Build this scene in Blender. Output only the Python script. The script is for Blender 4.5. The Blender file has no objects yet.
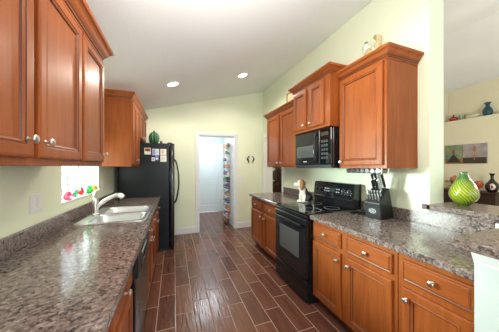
import bpy, bmesh, math, random
from mathutils import Vector, Matrix, noise
random.seed(7)
PI = math.pi
S = bpy.context.scene
C = S.collection

# ------------------------------------------------------------------ camera
cam = bpy.data.cameras.new('camera'); camo = bpy.data.objects.new('camera', cam); C.objects.link(camo)
camo.location = (0, 0, 1.402)
camo.rotation_euler = (PI/2, 0, -math.atan(76/205))
cam.sensor_width = 36; cam.lens = 36*205/499; cam.shift_y = 0.002; cam.clip_start = 0.05
S.camera = camo
# ------------------------------------------------------------------ world, lights, exposure
w = bpy.data.worlds.new('world'); S.world = w; w.use_nodes = True
w.node_tree.nodes['Background'].inputs[0].default_value = (0.86, 0.94, 1.0, 1)
w.node_tree.nodes['Background'].inputs[1].default_value = 1.5
S.view_settings.view_transform = 'Standard'; S.view_settings.look = 'None'
S.view_settings.exposure = 1.12; S.view_settings.gamma = 1.0
try: S.view_settings.use_curve_mapping = False
except Exception: pass

def area(name, loc, target, sx, sy, power, col):
    l = bpy.data.lights.new(name, 'AREA'); l.shape = 'RECTANGLE'; l.size = sx; l.size_y = sy
    l.energy = power; l.color = col
    o = bpy.data.objects.new(name, l); C.objects.link(o); o.location = loc
    o.rotation_euler = (Vector(target)-Vector(loc)).to_track_quat('-Z', 'Y').to_euler()
    return o
area('daylight_sink_window', (-2.4, 3.6, 1.50), (2.0, 1.35, 1.2), 1.1, 0.9, 175, (0.86, 1.0, 0.95)).data.spread = math.radians(120)
area('daylight_patio_door', (0.9, -2.95, 1.25), (0.9, 2.0, 1.25), 2.2, 2.1, 4, (0.72, 0.88, 1.0))
area('daylight_living_window', (4.6, -2.95, 1.5), (4.6, 2.0, 1.5), 3.0, 2.2, 5, (0.72, 0.88, 1.0))
area('ceiling_bounce_fill', (0.35, 0.75, 2.0), (0.65, 1.15, 3.0), 0.9, 0.7, 12, (1.0, 0.97, 0.92))  # unseen area fill, added to lift ceiling and walls by bounce

# ------------------------------------------------------------------ materials
def mat(name, col, rough=0.5, metal=0.0, spec=0.5, coat=0.0, emis=None, estr=0):
    m = bpy.data.materials.new(name); m.use_nodes = True
    p = m.node_tree.nodes['Principled BSDF']
    p.inputs['Base Color'].default_value = (*col, 1); p.inputs['Roughness'].default_value = rough
    p.inputs['Metallic'].default_value = metal; p.inputs['Specular IOR Level'].default_value = spec
    p.inputs['Coat Weight'].default_value = coat; p.inputs['Coat Roughness'].default_value = 0.08
    if emis: p.inputs['Emission Color'].default_value = (*emis, 1); p.inputs['Emission Strength'].default_value = estr
    return m
def nn(m, t, **k):
    n = m.node_tree.nodes.new(t)
    for a, b in k.items(): setattr(n, a, b)
    return n
def lk(m, a, b): m.node_tree.links.new(a, b)
def pos(m, scale=(1, 1, 1), rot=(0, 0, 0)):
    g = nn(m, 'ShaderNodeNewGeometry'); mp = nn(m, 'ShaderNodeMapping')
    mp.inputs['Scale'].default_value = scale; mp.inputs['Rotation'].default_value = rot
    lk(m, g.outputs['Position'], mp.inputs['Vector']); return mp.outputs[0]
def ramp(m, fac, stops):
    r = nn(m, 'ShaderNodeValToRGB'); e = r.color_ramp.elements
    while len(e) > 1: e.remove(e[-1])
    e[0].position = stops[0][0]; e[0].color = (*stops[0][1], 1)
    for p_, c_ in stops[1:]:
        n = e.new(p_); n.color = (*c_, 1)
    lk(m, fac, r.inputs[0]); return r.outputs[0]
def bump(m, h, strength, dist=0.01):
    b = nn(m, 'ShaderNodeBump'); b.inputs['Strength'].default_value = strength; b.inputs['Distance'].default_value = dist
    lk(m, h, b.inputs['Height']); lk(m, b.outputs[0], m.node_tree.nodes['Principled BSDF'].inputs['Normal'])
def math_(m, op, a, b=None, c=None):
    n = nn(m, 'ShaderNodeMath', operation=op)
    for i, v in enumerate((a, b, c)):
        if v is None: continue
        if isinstance(v, (int, float)): n.inputs[i].default_value = v
        else: lk(m, v, n.inputs[i])
    return n.outputs[0]

def paint(name, col, rough=0.6, b=0.12):
    m = mat(name, col, rough, spec=0.3)
    n = nn(m, 'ShaderNodeTexNoise'); n.inputs['Scale'].default_value = 1.0; n.inputs['Detail'].default_value = 3
    lk(m, pos(m, (55, 55, 55)), n.inputs['Vector']); bump(m, n.outputs[0], b, 0.004)
    n2 = nn(m, 'ShaderNodeTexNoise'); n2.inputs['Scale'].default_value = 1.2
    lk(m, pos(m), n2.inputs['Vector'])
    lk(m, ramp(m, n2.outputs[0], [(0.3, tuple(c*0.97 for c in col)), (0.7, tuple(min(1, c*1.03) for c in col))]), m.node_tree.nodes['Principled BSDF'].inputs['Base Color'])
    return m
WALL = paint('wall_paint', (0.82, 0.875, 0.675))
LIVWALL = paint('living_wall_paint', (0.76, 0.70, 0.52))
WHITEWALL = paint('pale_wall_paint', (0.56, 0.62, 0.61))
CEIL = paint('ceiling_paint', (0.84, 0.86, 0.87), 0.8, 0.3)
TRIM = mat('white_trim', (0.82, 0.84, 0.84), 0.35)
DOORW = mat('white_door', (0.80, 0.84, 0.86), 0.4)

def wood(name, a, b, c, scale):
    m = mat(name, b, 0.42, coat=0.06, spec=0.2)
    m.node_tree.nodes['Principled BSDF'].inputs['Coat Roughness'].default_value = 0.16
    n = nn(m, 'ShaderNodeTexNoise'); n.inputs['Detail'].default_value = 5; n.inputs['Roughness'].default_value = 0.6; n.inputs['Scale'].default_value = 1
    n.inputs['Distortion'].default_value = 0.6
    lk(m, pos(m, scale), n.inputs['Vector'])
    n2 = nn(m, 'ShaderNodeTexNoise'); n2.inputs['Scale'].default_value = 2.5; n2.inputs['Detail'].default_value = 2
    lk(m, pos(m), n2.inputs['Vector'])
    f = math_(m, 'ADD', math_(m, 'MULTIPLY', n.outputs[0], 0.6), math_(m, 'MULTIPLY', n2.outputs[0], 0.4))
    lk(m, ramp(m, f, [(0.32, a), (0.5, b), (0.68, c)]), m.node_tree.nodes['Principled BSDF'].inputs['Base Color'])
    bump(m, n.outputs[0], 0.05, 0.002)
    return m
WA, WB, WC_ = (0.21, 0.050, 0.010), (0.29, 0.074, 0.0155), (0.36, 0.104, 0.025)
WOOD = wood('cherry_wood_upright_grain', WA, WB, WC_, (28, 28, 2.2))
WOODH = wood('cherry_wood_level_grain', WA, WB, WC_, (28, 2.2, 28))
GLAZE = mat('dark_glaze', (0.085, 0.024, 0.012), 0.4)
DARKWOOD = wood('dark_brown_wood', (0.022, 0.010, 0.007), (0.04, 0.016, 0.011), (0.06, 0.026, 0.018), (20, 20, 2))
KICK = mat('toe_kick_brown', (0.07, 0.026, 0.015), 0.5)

def granite(name):
    m = mat(name, (0.2, 0.15, 0.13), 0.14, spec=0.5)
    P = pos(m)
    def nz(sc, det, rough=0.6, sd=0):
        n = nn(m, 'ShaderNodeTexNoise'); n.inputs['Scale'].default_value = sc; n.inputs['Detail'].default_value = det
        n.inputs['Roughness'].default_value = rough; lk(m, pos(m, (1, 1, 1), (sd, sd*2, 0)), n.inputs['Vector']); return n.outputs[0]
    base = ramp(m, nz(62, 3), [(0.28, (0.07, 0.050, 0.046)), (0.44, (0.150, 0.110, 0.098)), (0.56, (0.215, 0.165, 0.150)), (0.72, (0.34, 0.285, 0.265))])
    v = nn(m, 'ShaderNodeTexVoronoi'); v.inputs['Scale'].default_value = 42; lk(m, P, v.inputs['Vector'])
    dark = ramp(m, nz(52, 2, 0.5, 0.7), [(0.565, (0, 0, 0)), (0.62, (1, 1, 1))])
    mx = nn(m, 'ShaderNodeMix', data_type='RGBA'); lk(m, math_(m, 'MULTIPLY', dark, 0.88), mx.inputs['Factor'])
    lk(m, base, mx.inputs['A']); mx.inputs['B'].default_value = (0.045, 0.036, 0.036, 1)
    lt = ramp(m, nz(80, 2, 0.5, 1.9), [(0.60, (0, 0, 0)), (0.72, (1, 1, 1))])
    mx2 = nn(m, 'ShaderNodeMix', data_type='RGBA'); lk(m, math_(m, 'MULTIPLY', lt, 0.35), mx2.inputs['Factor'])
    lk(m, mx.outputs['Result'], mx2.inputs['A']); mx2.inputs['B'].default_value = (0.52, 0.45, 0.41, 1)
    lk(m, mx2.outputs['Result'], m.node_tree.nodes['Principled BSDF'].inputs['Base Color'])
    return m
GRANITE = granite('brown_speckled_granite')

def floor_mat():
    m = mat('wood_look_plank_tile', (0.12, 0.045, 0.025), 0.22, spec=0.5)
    g = nn(m, 'ShaderNodeNewGeometry'); sp = nn(m, 'ShaderNodeSeparateXYZ'); lk(m, g.outputs['Position'], sp.inputs[0])
    X, Y = sp.outputs[0], sp.outputs[1]
    W, L = 0.163, 0.49
    u = math_(m, 'DIVIDE', math_(m, 'SUBTRACT', X, 0.02), W); strip = math_(m, 'FLOOR', u); fu = math_(m, 'FRACT', u)
    v = math_(m, 'DIVIDE', math_(m, 'SUBTRACT', math_(m, 'SUBTRACT', Y, 0.10), math_(m, 'MULTIPLY', strip, 0.15)), L)
    row = math_(m, 'FLOOR', v); fv = math_(m, 'FRACT', v)
    du = math_(m, 'MULTIPLY', math_(m, 'MINIMUM', fu, math_(m, 'SUBTRACT', 1.0, fu)), W)
    dv = math_(m, 'MULTIPLY', math_(m, 'MINIMUM', fv, math_(m, 'SUBTRACT', 1.0, fv)), L)
    d = math_(m, 'MINIMUM', du, dv)
    grout = math_(m, 'LESS_THAN', d, 0.0030)
    cmb = nn(m, 'ShaderNodeCombineXYZ'); lk(m, strip, cmb.inputs[0]); lk(m, row, cmb.inputs[1])
    wn = nn(m, 'ShaderNodeTexWhiteNoise', noise_dimensions='2D'); lk(m, cmb.outputs[0], wn.inputs['Vector'])
    n = nn(m, 'ShaderNodeTexNoise'); n.inputs['Scale'].default_value = 1; n.inputs['Detail'].default_value = 5; n.inputs['Distortion'].default_value = 0.8
    mp = pos(m, (38, 3.2, 1)); ad = nn(m, 'ShaderNodeVectorMath', operation='ADD'); lk(m, mp, ad.inputs[0]); lk(m, wn.outputs['Color'], ad.inputs[1])
    lk(m, ad.outputs[0], n.inputs['Vector'])
    f = math_(m, 'ADD', math_(m, 'MULTIPLY', n.outputs[0], 0.72), math_(m, 'MULTIPLY', wn.outputs['Value'], 0.28))
    col = ramp(m, f, [(0.25, (0.080, 0.031, 0.020)), (0.5, (0.14, 0.054, 0.034)), (0.75, (0.205, 0.085, 0.054))])
    mx = nn(m, 'ShaderNodeMix', data_type='RGBA'); lk(m, grout, mx.inputs['Factor']); lk(m, col, mx.inputs['A'])
    mx.inputs['B'].default_value = (0.40, 0.28, 0.215, 1)
    p = m.node_tree.nodes['Principled BSDF']; lk(m, mx.outputs['Result'], p.inputs['Base Color'])
    n3 = nn(m, 'ShaderNodeTexNoise'); n3.inputs['Scale'].default_value = 1; n3.inputs['Detail'].default_value = 2; lk(m, pos(m, (48, 7, 1)), n3.inputs['Vector'])
    edge = nn(m, 'ShaderNodeMapRange'); edge.inputs['From Max'].default_value = 0.008; lk(m, d, edge.inputs['Value'])
    h = math_(m, 'ADD', math_(m, 'MULTIPLY', n3.outputs[0], 1.0), math_(m, 'MULTIPLY', edge.outputs[0], 0.5))
    bump(m, h, 0.40, 0.006)
    lk(m, math_(m, 'ADD', math_(m, 'MULTIPLY', grout, 0.4), 0.21), p.inputs['Roughness'])
    return m
FLOOR = floor_mat()

BLACK = mat('gloss_black_enamel', (0.010, 0.011, 0.013), 0.14)
BLACKTEX = mat('textured_black_steel', (0.008, 0.011, 0.013), 0.28, spec=0.22)
_n = nn(BLACKTEX, 'ShaderNodeTexNoise'); _n.inputs['Scale'].default_value = 160; lk(BLACKTEX, pos(BLACKTEX), _n.inputs['Vector']); bump(BLACKTEX, _n.outputs[0], 0.12, 0.002)
BLACKGLASS = mat('black_glass', (0.006, 0.007, 0.008), 0.04, spec=0.6)
GREYGLASS = mat('smoked_oven_glass', (0.075, 0.08, 0.08), 0.05, spec=0.7)
BLACKP = mat('black_plastic', (0.010, 0.0105, 0.012), 0.38)
STEEL = mat('brushed_steel', (0.78, 0.80, 0.81), 0.32, 1.0)
NICKEL = mat('satin_nickel', (0.68, 0.66, 0.62), 0.28, 1.0)
CHROME = mat('chrome', (0.8, 0.8, 0.82), 0.12, 1.0)
WHITEP = mat('white_plastic', (0.80, 0.80, 0.78), 0.4)
GREYP = mat('grey_plastic', (0.42, 0.43, 0.45), 0.4)
PAPER = mat('white_paper', (0.78, 0.77, 0.72), 0.7)
LENS = mat('lamp_lens', (1, 1, 1), 0.4, emis=(1.0, 0.93, 0.80), estr=9)
def flat(name, col, r=0.5, **k): return mat(name, col, r, **k)
def glassy(name, col, mixf=0.86, r=0.03):
    m = bpy.data.materials.new(name); m.use_nodes = True; nt = m.node_tree
    for n in list(nt.nodes):
        if n.type != 'OUTPUT_MATERIAL': nt.nodes.remove(n)
    t = nn(m, 'ShaderNodeBsdfTransparent'); t.inputs[0].default_value = (*col, 1)
    g = nn(m, 'ShaderNodeBsdfGlossy'); g.inputs['Roughness'].default_value = r; g.inputs[0].default_value = (0.9, 0.95, 0.95, 1)
    mx = nn(m, 'ShaderNodeMixShader'); mx.inputs[0].default_value = 1-mixf
    lk(m, t.outputs[0], mx.inputs[1]); lk(m, g.outputs[0], mx.inputs[2])
    lk(m, mx.outputs[0], nt.nodes['Material Output'].inputs[0]); return m
PANE = glassy('window_glass', (0.97, 1.0, 0.99), 0.94)
CLEAR = glassy('clear_green_glass', (0.72, 0.82, 0.76), 0.75)
def colglass(name, col):
    m = mat(name, col, 0.08, spec=0.6); m.node_tree.nodes['Principled BSDF'].inputs['Transmission Weight'].default_value = 0.45
    return m

# ------------------------------------------------------------------ helpers
WL = {}
def root(name, label, cat, loc=(0, 0, 0), group=None, rz=0):
    o = bpy.data.objects.new(name, None); C.objects.link(o); o.location = loc; o.rotation_euler = (0, 0, rz)
    o.empty_display_size = 0.05; o['label'] = label; o['category'] = cat
    if group: o['group'] = group
    WL[o.name] = Vector(loc); return o
def tag(o, label, cat, group=None):
    o['label'] = label; o['category'] = cat
    if group: o['group'] = group
    return o
def struct(o): o['kind'] = 'structure'; return o
def obj(name, bm, m, parent=None, smooth=False, local=False, loc=None):
    """links a bmesh (world coordinates unless local) as one object"""
    bmesh.ops.recalc_face_normals(bm, faces=bm.faces)
    base = Vector((0, 0, 0))
    if parent is not None: base = WL[parent.name]
    if loc is not None: base = Vector(loc)
    if not local: bmesh.ops.translate(bm, verts=bm.verts, vec=-base)
    me = bpy.data.meshes.new(name); bm.to_mesh(me); bm.free()
    for mm in (m if isinstance(m, (list, tuple)) else [m]): me.materials.append(mm)
    if smooth:
        for p in me.polygons: p.use_smooth = True
        try: me.set_sharp_from_angle(angle=math.radians(38))
        except Exception: pass
    o = bpy.data.objects.new(name, me); C.objects.link(o)
    if parent is not None: o.parent = parent; WL[o.name] = WL[parent.name]
    else:
        if loc is not None: o.location = loc
        WL[o.name] = base
    return o
def put(src, name, parent, wloc, label=None):
    """copy of a locally built mesh object placed at a world point under parent"""
    c = src.copy(); c.name = name; C.objects.link(c); c.parent = parent
    c.location = Vector(wloc)-WL[parent.name]; WL[c.name] = Vector(wloc)
    return c
def NB(): return bmesh.new()
def box(bm, x0, x1, y0, y1, z0, z1, bev=0.0, mi=0, seg=1):
    b2 = bmesh.new(); r = bmesh.ops.create_cube(b2, size=1)
    for v in b2.verts:
        v.co = Vector((x0+(v.co.x+.5)*(x1-x0), y0+(v.co.y+.5)*(y1-y0), z0+(v.co.z+.5)*(z1-z0)))
    if bev > 0: bmesh.ops.bevel(b2, geom=b2.edges[:], offset=bev, segments=seg, affect='EDGES', profile=0.5)
    merge(bm, b2, mi); return bm
def merge(bm, b2, mi=None, M=None):
    vm = {}
    for v in b2.verts: vm[v] = bm.verts.new(M @ v.co if M is not None else v.co)
    for f in b2.faces:
        try:
            nf = bm.faces.new([vm[v] for v in f.verts]); nf.material_index = f.material_index if mi is None else mi
        except ValueError: pass
    b2.free()
def B(*a, **k): return box(NB(), *a, **k)
def lathe(bm, prof, c=(0, 0, 0), seg=20, axis='Z', mi=0, closed=False):
    """prof: list of (r, h)"""
    rings = []
    for r, h in prof:
        ring = []
        for i in range(seg):
            a = 2*PI*i/seg; p = (r*math.cos(a), r*math.sin(a), h)
            if axis == 'X': p = (p[2], p[0], p[1])
            if axis == '-X': p = (-p[2], p[0], p[1])
            if axis == 'Y': p = (p[0], p[2], p[1])
            ring.append(bm.verts.new(Vector(p)+Vector(c)))
        rings.append(ring)
    for a, b in zip(rings, rings[1:]+([rings[0]] if closed else [])):
        for i in range(seg):
            f = bm.faces.new((a[i], a[(i+1) % seg], b[(i+1) % seg], b[i])); f.material_index = mi
    for ring in (() if closed else (rings[0], rings[-1])):
        try: f = bm.faces.new(ring); f.material_index = mi
        except ValueError: pass
    return bm
def tube(bm, pts, r, seg=10, mi=0):
    pts = [Vector(p) for p in pts]; rings = []
    n = len(pts); rr = r if isinstance(r, (list, tuple)) else [r]*n
    up = Vector((0, 0, 1))
    t0 = (pts[1]-pts[0]).normalized()
    ref = up if abs(t0.dot(up)) < 0.9 else Vector((1, 0, 0))
    nrm = t0.cross(ref).normalized()
    for i, p in enumerate(pts):
        t = (pts[min(i+1, n-1)]-pts[max(i-1, 0)]).normalized()
        nrm = (nrm-t*nrm.dot(t)).normalized(); b = t.cross(nrm)
        rings.append([bm.verts.new(p+(nrm*math.cos(2*PI*k/seg)+b*math.sin(2*PI*k/seg))*rr[i]) for k in range(seg)])
    for a, b in zip(rings, rings[1:]):
        for i in range(seg):
            f = bm.faces.new((a[i], a[(i+1) % seg], b[(i+1) % seg], b[i])); f.material_index = mi
    for ring in (rings[0], rings[-1]):
        f = bm.faces.new(ring); f.material_index = mi
    return bm
def arc(pts, n=6):
    """Catmull-Rom through pts"""
    P = [Vector(p) for p in pts]; P = [P[0]*2-P[1]]+P+[P[-1]*2-P[-2]]; out = []
    for i in range(1, len(P)-2):
        for k in range(n):
            t = k/n; a, b, c, d = P[i-1:i+3]
            out.append(0.5*((2*b)+(c-a)*t+(2*a-5*b+4*c-d)*t*t+(3*b-a-3*c+d)*t**3))
    out.append(P[-2]); return out
def ball(bm, c, r, seg=14, mi=0, M=None):
    b2 = bmesh.new(); bmesh.ops.create_uvsphere(b2, u_segments=seg, v_segments=max(6, seg*2//3), radius=1)
    rr = r if isinstance(r, (tuple, list)) else (r, r, r)
    T = Matrix.Translation(Vector(c)) @ (M if M is not None else Matrix.Identity(4)) @ Matrix.Diagonal((*rr, 1))
    merge(bm, b2, mi, T); return bm
def prism(bm, poly, vec, mi=0):
    """closed prism: polygon points extruded along vec"""
    a = [bm.verts.new(Vector(p)) for p in poly]; b = [bm.verts.new(Vector(p)+Vector(vec)) for p in poly]
    n = len(a)
    for f in (a, b[::-1]):
        ff = bm.faces.new(f); ff.material_index = mi
    for i in range(n):
        ff = bm.faces.new((a[i], a[(i+1) % n], b[(i+1) % n], b[i])); ff.material_index = mi
    return bm
def rings_panel(place, w, h, rings, mi=None):
    """front with stepped mouldings; rings: (inset, depth n); place(u,v,n)->world; mi: index per band"""
    bm = NB(); rs = []
    for ins, n in rings:
        rs.append([bm.verts.new(place(u, v, n)) for u, v in ((ins, ins), (w-ins, ins), (w-ins, h-ins), (ins, h-ins))])
    for k, (a, b) in enumerate(zip(rs, rs[1:])):
        for i in range(4):
            f = bm.faces.new((a[i], a[(i+1) % 4], b[(i+1) % 4], b[i])); f.material_index = mi[k] if mi else 0
    bm.faces.new(rs[0][::-1]); bm.faces.new(rs[-1])
    return bm
def facing(x, y0, z0, sgn): return lambda u, v, n: Vector((x+sgn*n, y0+u, z0+v))
DOORR = lambda fw: [(0, 0), (0, .015), (.0035, .0185), (.011, .020), (fw-.016, .020), (fw-.012, .0165), (fw-.006, .0185), (fw, .0145), (fw+.004, .0085), (fw+.009, .0085)]
DOORM = [0, 0, 0, 0, 1, 0, 0, 1, 0]
DRAWR = [(0, 0), (0, .012), (.004, .016), (.010, .017), (.014, .0155), (.021, .020), (.03, .020)]
DRAWM = [0, 0, 0, 1, 0, 0]
def make_knob(sgn):
    bm = NB(); lathe(bm, [(.009, 0), (.009, .002), (.0055, .004), (.005, .014), (.009, .018), (.0155, .021), (.0165, .025), (.014, .029), (.006, .0315)], seg=16, axis='X' if sgn > 0 else '-X')
    return bm
KN = {}
def knob(parent, p, sgn):
    if sgn not in KN:
        k = obj('knob', make_knob(sgn), NICKEL, None, True, local=True); KN[sgn] = k
        k.parent = parent; k.location = Vector(p)-WL[parent.name]; return k
    return put(KN[sgn], 'knob', parent, p)
def cab_door(parent, x, y0, y1, z0, z1, sgn, kn=None, fw=0.062, name='door'):
    d = obj(name, rings_panel(facing(x, y0, z0, sgn), y1-y0, z1-z0, DOORR(fw), DOORM), [WOOD, GLAZE], parent)
    if kn: knob(d, (x+sgn*.0195, kn[0], kn[1]), sgn)
    return d
def cab_drawer(parent, x, y0, y1, z0, z1, sgn, kn=True, name='drawer'):
    d = obj(name, rings_panel(facing(x, y0, z0, sgn), y1-y0, z1-z0, DRAWR, DRAWM), [WOODH, GLAZE], parent)
    if kn: knob(d, (x+sgn*.0195, (y0+y1)/2, (z0+z1)/2), sgn)
    return d
CROWN = [(.0005, .0), (.004, .0), (.004, .012), (.010, .016), (.010, .022), (.016, .030), (.026, .042), (.034, .056), (.042, .066), (.050, .070), (.054, .076), (.054, .092), (.0005, .092)]
def crown(path, z, k=1.0):
    """moulding swept along an open XY path; outward is right of travel"""
    bm = NB(); P = [Vector((p[0], p[1])) for p in path]; n = len(P); secs = []
    for i in range(n):
        ds = []
        if i > 0: ds.append((P[i]-P[i-1]).normalized())
        if i < n-1: ds.append((P[i+1]-P[i]).normalized())
        ns = [Vector((d.y, -d.x)) for d in ds]
        m = sum(ns, Vector((0, 0))); m = m/m.length
        m = m/max(0.2, m.dot(ns[0]))
        secs.append([bm.verts.new((P[i].x+m.x*o*k, P[i].y+m.y*o*k, z+h*k)) for o, h in CROWN])
    L = len(CROWN)
    for a, b in zip(secs, secs[1:]):
        for i in range(L):
            f = bm.faces.new((a[i], a[(i+1) % L], b[(i+1) % L], b[i])); f.material_index = 1 if i in (2, 4) else 0
    bm.faces.new(secs[0]); bm.faces.new(secs[-1][::-1]); return bm

# ------------------------------------------------------------------ SETTING
XL, XR, YF = -0.875, 2.02, 4.50          # left wall, right wall, far wall
zc = lambda x: 2.667+0.267*x             # kitchen ceiling
struct(obj('floor', B(-1.3, 7.5, -3.2, 7.2, -0.1, 0), FLOOR))
def wall_grid(axis, p0, p1, u0, u1, z0, z1, hole=None):
    bm = NB()
    def bx(a, b, c, d):
        if b-a < 1e-6 or d-c < 1e-6: return
        if axis == 'X': box(bm, p0, p1, a, b, c, d)
        else: box(bm, a, b, p0, p1, c, d)
    if hole is None: bx(u0, u1, z0, z1); return bm
    h0, h1, g0, g1 = hole
    bx(u0, h0, z0, z1); bx(h1, u1, z0, z1); bx(h0, h1, z0, g0); bx(h0, h1, g1, z1); return bm
WIN = (2.15, 3.045, 1.09, 1.66)
struct(obj('wall_left', wall_grid('X', XL-.14, XL, -3.1, YF, 0, 2.43, WIN), WALL))
# far wall with its sloped top
DH = (0.51, 1.31, 0, 2.09)
bm = NB()
for a, b, z0 in ((XL-.14, DH[0], 0), (DH[0], DH[1], DH[3]), (DH[1], XR+.195, 0)):
    prism(bm, [(a, YF, z0), (b, YF, z0), (b, YF, zc(b)), (a, YF, zc(a))], (0, .12, 0))
struct(obj('wall_far', bm, WALL))
RH = (3.58, 4.40, 0, 2.09)
struct(obj('wall_right', wall_grid('X', XR, XR+.195, 1.091, YF, 0, zc(XR)-.002, RH), [WALL]))
# rear wall with patio door and living room window openings
bm = NB()
for a, b, z0, z1 in ((XL-.14, -.2, 0, None), (-.2, 2.0, 2.3, None), (2.0, 3.1, 0, None), (3.1, 6.1, 0, .4), (3.1, 5.2, 2.6, None), (5.2, 6.1, 2.6, 3.8), (6.1, 7.5, 0, 3.4)):
    t0, t1 = (z1, z1) if z1 else (zc(a), zc(b))
    prism(bm, [(a, -3.1, z0), (b, -3.1, z0), (b, -3.1, t1), (a, -3.1, t0)], (0, .12, 0))
struct(obj('wall_rear', bm, WALL))
RX = 5.2; zl = lambda x: zc(RX)-.267*(x-RX)
struct(obj('ceiling', prism(NB(), [(-1.05, -3.1, zc(-1.05)), (RX, -3.1, zc(RX)), (RX, -3.1, zc(RX)+.08), (-1.05, -3.1, zc(-1.05)+.08)], (0, YF+.12+3.1, 0)), CEIL))
struct(obj('ceiling_living', prism(NB(), [(RX, -3.1, zl(RX)), (7.5, -3.1, zl(7.5)), (7.5, -3.1, zl(7.5)+.08), (RX, -3.1, zl(RX)+.08)], (0, YF+.12+3.1, 0)), CEIL))
bm = NB(); prism(bm, [(XR+.195, 3.46, 0), (7.5, 3.46, 0), (7.5, 3.46, zl(7.5)), (RX, 3.46, zc(RX)), (XR+.195, 3.46, zc(XR+.195))], (0, .1, 0))
struct(obj('wall_living_far', bm, LIVWALL))
bm = NB(); box(bm, 7.0, 7.5, -3.0, 3.46, 0, 2.633, .004); box(bm, 7.25, 7.5, -3.0, 3.46, 2.63, zl(7.25))
struct(obj('wall_living_right', bm, LIVWALL))
# hall behind the far doorway
struct(obj('wall_hall_left', B(.20, .30, YF+.12, 6.55, 0, 2.44), WHITEWALL))
struct(obj('wall_hall_right', B(1.5, 1.6, YF+.12, 6.55, 0, 2.44), WHITEWALL))
HD = (.66, 1.42, 0, 2.05)
struct(obj('wall_hall_far', wall_grid('Y', 6.45, 6.55, .30, 1.5, 0, 2.44, (.66, 1.42, 0, 2.06)), WHITEWALL))
struct(obj('ceiling_hall', B(.20, 1.6, YF+.12, 6.55, 2.44, 2.5), CEIL))
# room behind the side doorway
struct(obj('wall_dining_far', B(1.6, 4.6, 6.5, 6.6, 0, 2.5), LIVWALL))
struct(obj('wall_dining_right', B(4.5, 4.6, 3.56, 6.5, 0, 2.5), LIVWALL))
struct(obj('ceiling_dining', B(1.6, 4.6, YF+.12, 6.6, 2.5, 2.56), CEIL))
# baseboards
def baseboard(name, x0, x1, y0, y1):
    bm = NB(); box(bm, x0, x1, y0, y1, 0, .135, .004); struct(obj(name, bm, TRIM))
baseboard('baseboard_far', .06, .435, YF-.016, YF); baseboard('baseboard_far_right', 1.385, 2.0, YF-.016, YF)
# casings
def casing(axis, p, sgn, u0, u1, top, wd=.075, th=.018, jam=0.12, jdir=1):
    bm = NB()
    prof = lambda a, b, c, d: (box(bm, a, b, min(p, p+sgn*th), max(p, p+sgn*th), c, d, .004) if axis == 'Y' else box(bm, min(p, p+sgn*th), max(p, p+sgn*th), a, b, c, d, .004))
    prof(u0-wd, u0, 0, top+wd); prof(u1, u1+wd, 0, top+wd); prof(u0, u1, top, top+wd)
    q0, q1 = sorted((p, p+jdir*jam)); t = .012
    for a, b, c, d in ((u0, u0+t, 0, top), (u1-t, u1, 0, top), (u0+t, u1-t, top-t, top)):
        if axis == 'Y': box(bm, a, b, q0, q1, c, d)
        else: box(bm, q0, q1, a, b, c, d)
    return bm
struct(obj('trim_1', casing('Y', YF, -1, DH[0], DH[1], DH[3], jam=.12), TRIM))
struct(obj('trim_2', casing('X', XR, -1, RH[0], RH[1], RH[3], jam=.195), TRIM))
struct(obj('trim_3', casing('Y', 6.45, -1, HD[0], HD[1], 2.06, wd=.06, jam=.1), TRIM))
# hall door: two stacked panels, hinges at the right
def panel_door(bm, place, w, h):
    # slab with two recessed panels built as stepped rings set in a frame
    t = .036
    def slab(u0, u1, v0, v1, n0, n1):
        prism(bm, [place(u0, v0, n0), place(u1, v0, n0), place(u1, v1, n0), place(u0, v1, n0)], place(0, 0, n1)-place(0, 0, n0))
    st = .115; r1 = .20; mid = .82; mr = .14
    slab(0, st, 0, h, 0, t); slab(w-st, w, 0, h, 0, t)
    for a, b in ((0, r1), (mid, mid+mr), (h-.13, h)): slab(st, w-st, a, b, 0, t)
    for a, b in ((r1, mid), (mid+mr, h-.13)):
        slab(st, w-st, a, b, .014, t-.020)
        slab(st+.05, w-st-.05, a+.05, b-.05, .006, t-.004)
    return bm
d1 = obj('door_1', panel_door(NB(), lambda u, v, n: Vector((.672+u, 6.47-n+.018, .012+v)), .736, 2.03), DOORW); struct(d1)
for z in (.28, 1.08, 1.82): obj('hinge', lathe(NB(), [(.006, -.045), (.006, .045)], (1.407, 6.445, z), 8), NICKEL, d1)
obj('door_knob', lathe(NB(), [(.028, 0), (.028, -.006), (.011, -.012), (.011, -.03), (.024, -.038), (.027, -.05), (.018, -.06), (.004, -.062)], (.735, 6.452, .97), 16, 'Y'), NICKEL, d1, True)
d2 = obj('door_2', panel_door(NB(), lambda u, v, n: Vector((1.300+n, 4.64+u, .012+v)), .74, 2.03), DOORW); struct(d2)
for z in (.25, 1.05, 1.85): obj('hinge', lathe(NB(), [(.006, -.045), (.006, .045)], (1.293, 4.632, z), 8), NICKEL, d2)
# sink window
wnd = NB()
y0, y1, z0, z1 = WIN; xo = XL-.12
for a, b, c, d in ((y0, y0+.035, z0, z1), (y1-.035, y1, z0, z1), (y0, y1, z0, z0+.035), (y0, y1, z1-.035, z1), (2.66, 2.70, z0, z1)): box(wnd, xo, xo+.05, a, b, c, d, .004)
wobj = struct(obj('window_1', wnd, TRIM))
obj('pane', B(xo+.02, xo+.026, y0+.03, 2.665, z0+.03, z1-.03), PANE, wobj); obj('pane', B(xo+.02, xo+.026, 2.695, y1-.03, z0+.03, z1-.03), PANE, wobj)
obj('window_sill', B(xo+.05, XL+.012, y0+.001, y1-.001, z0, z0+.016, .004), TRIM, wobj)
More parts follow.
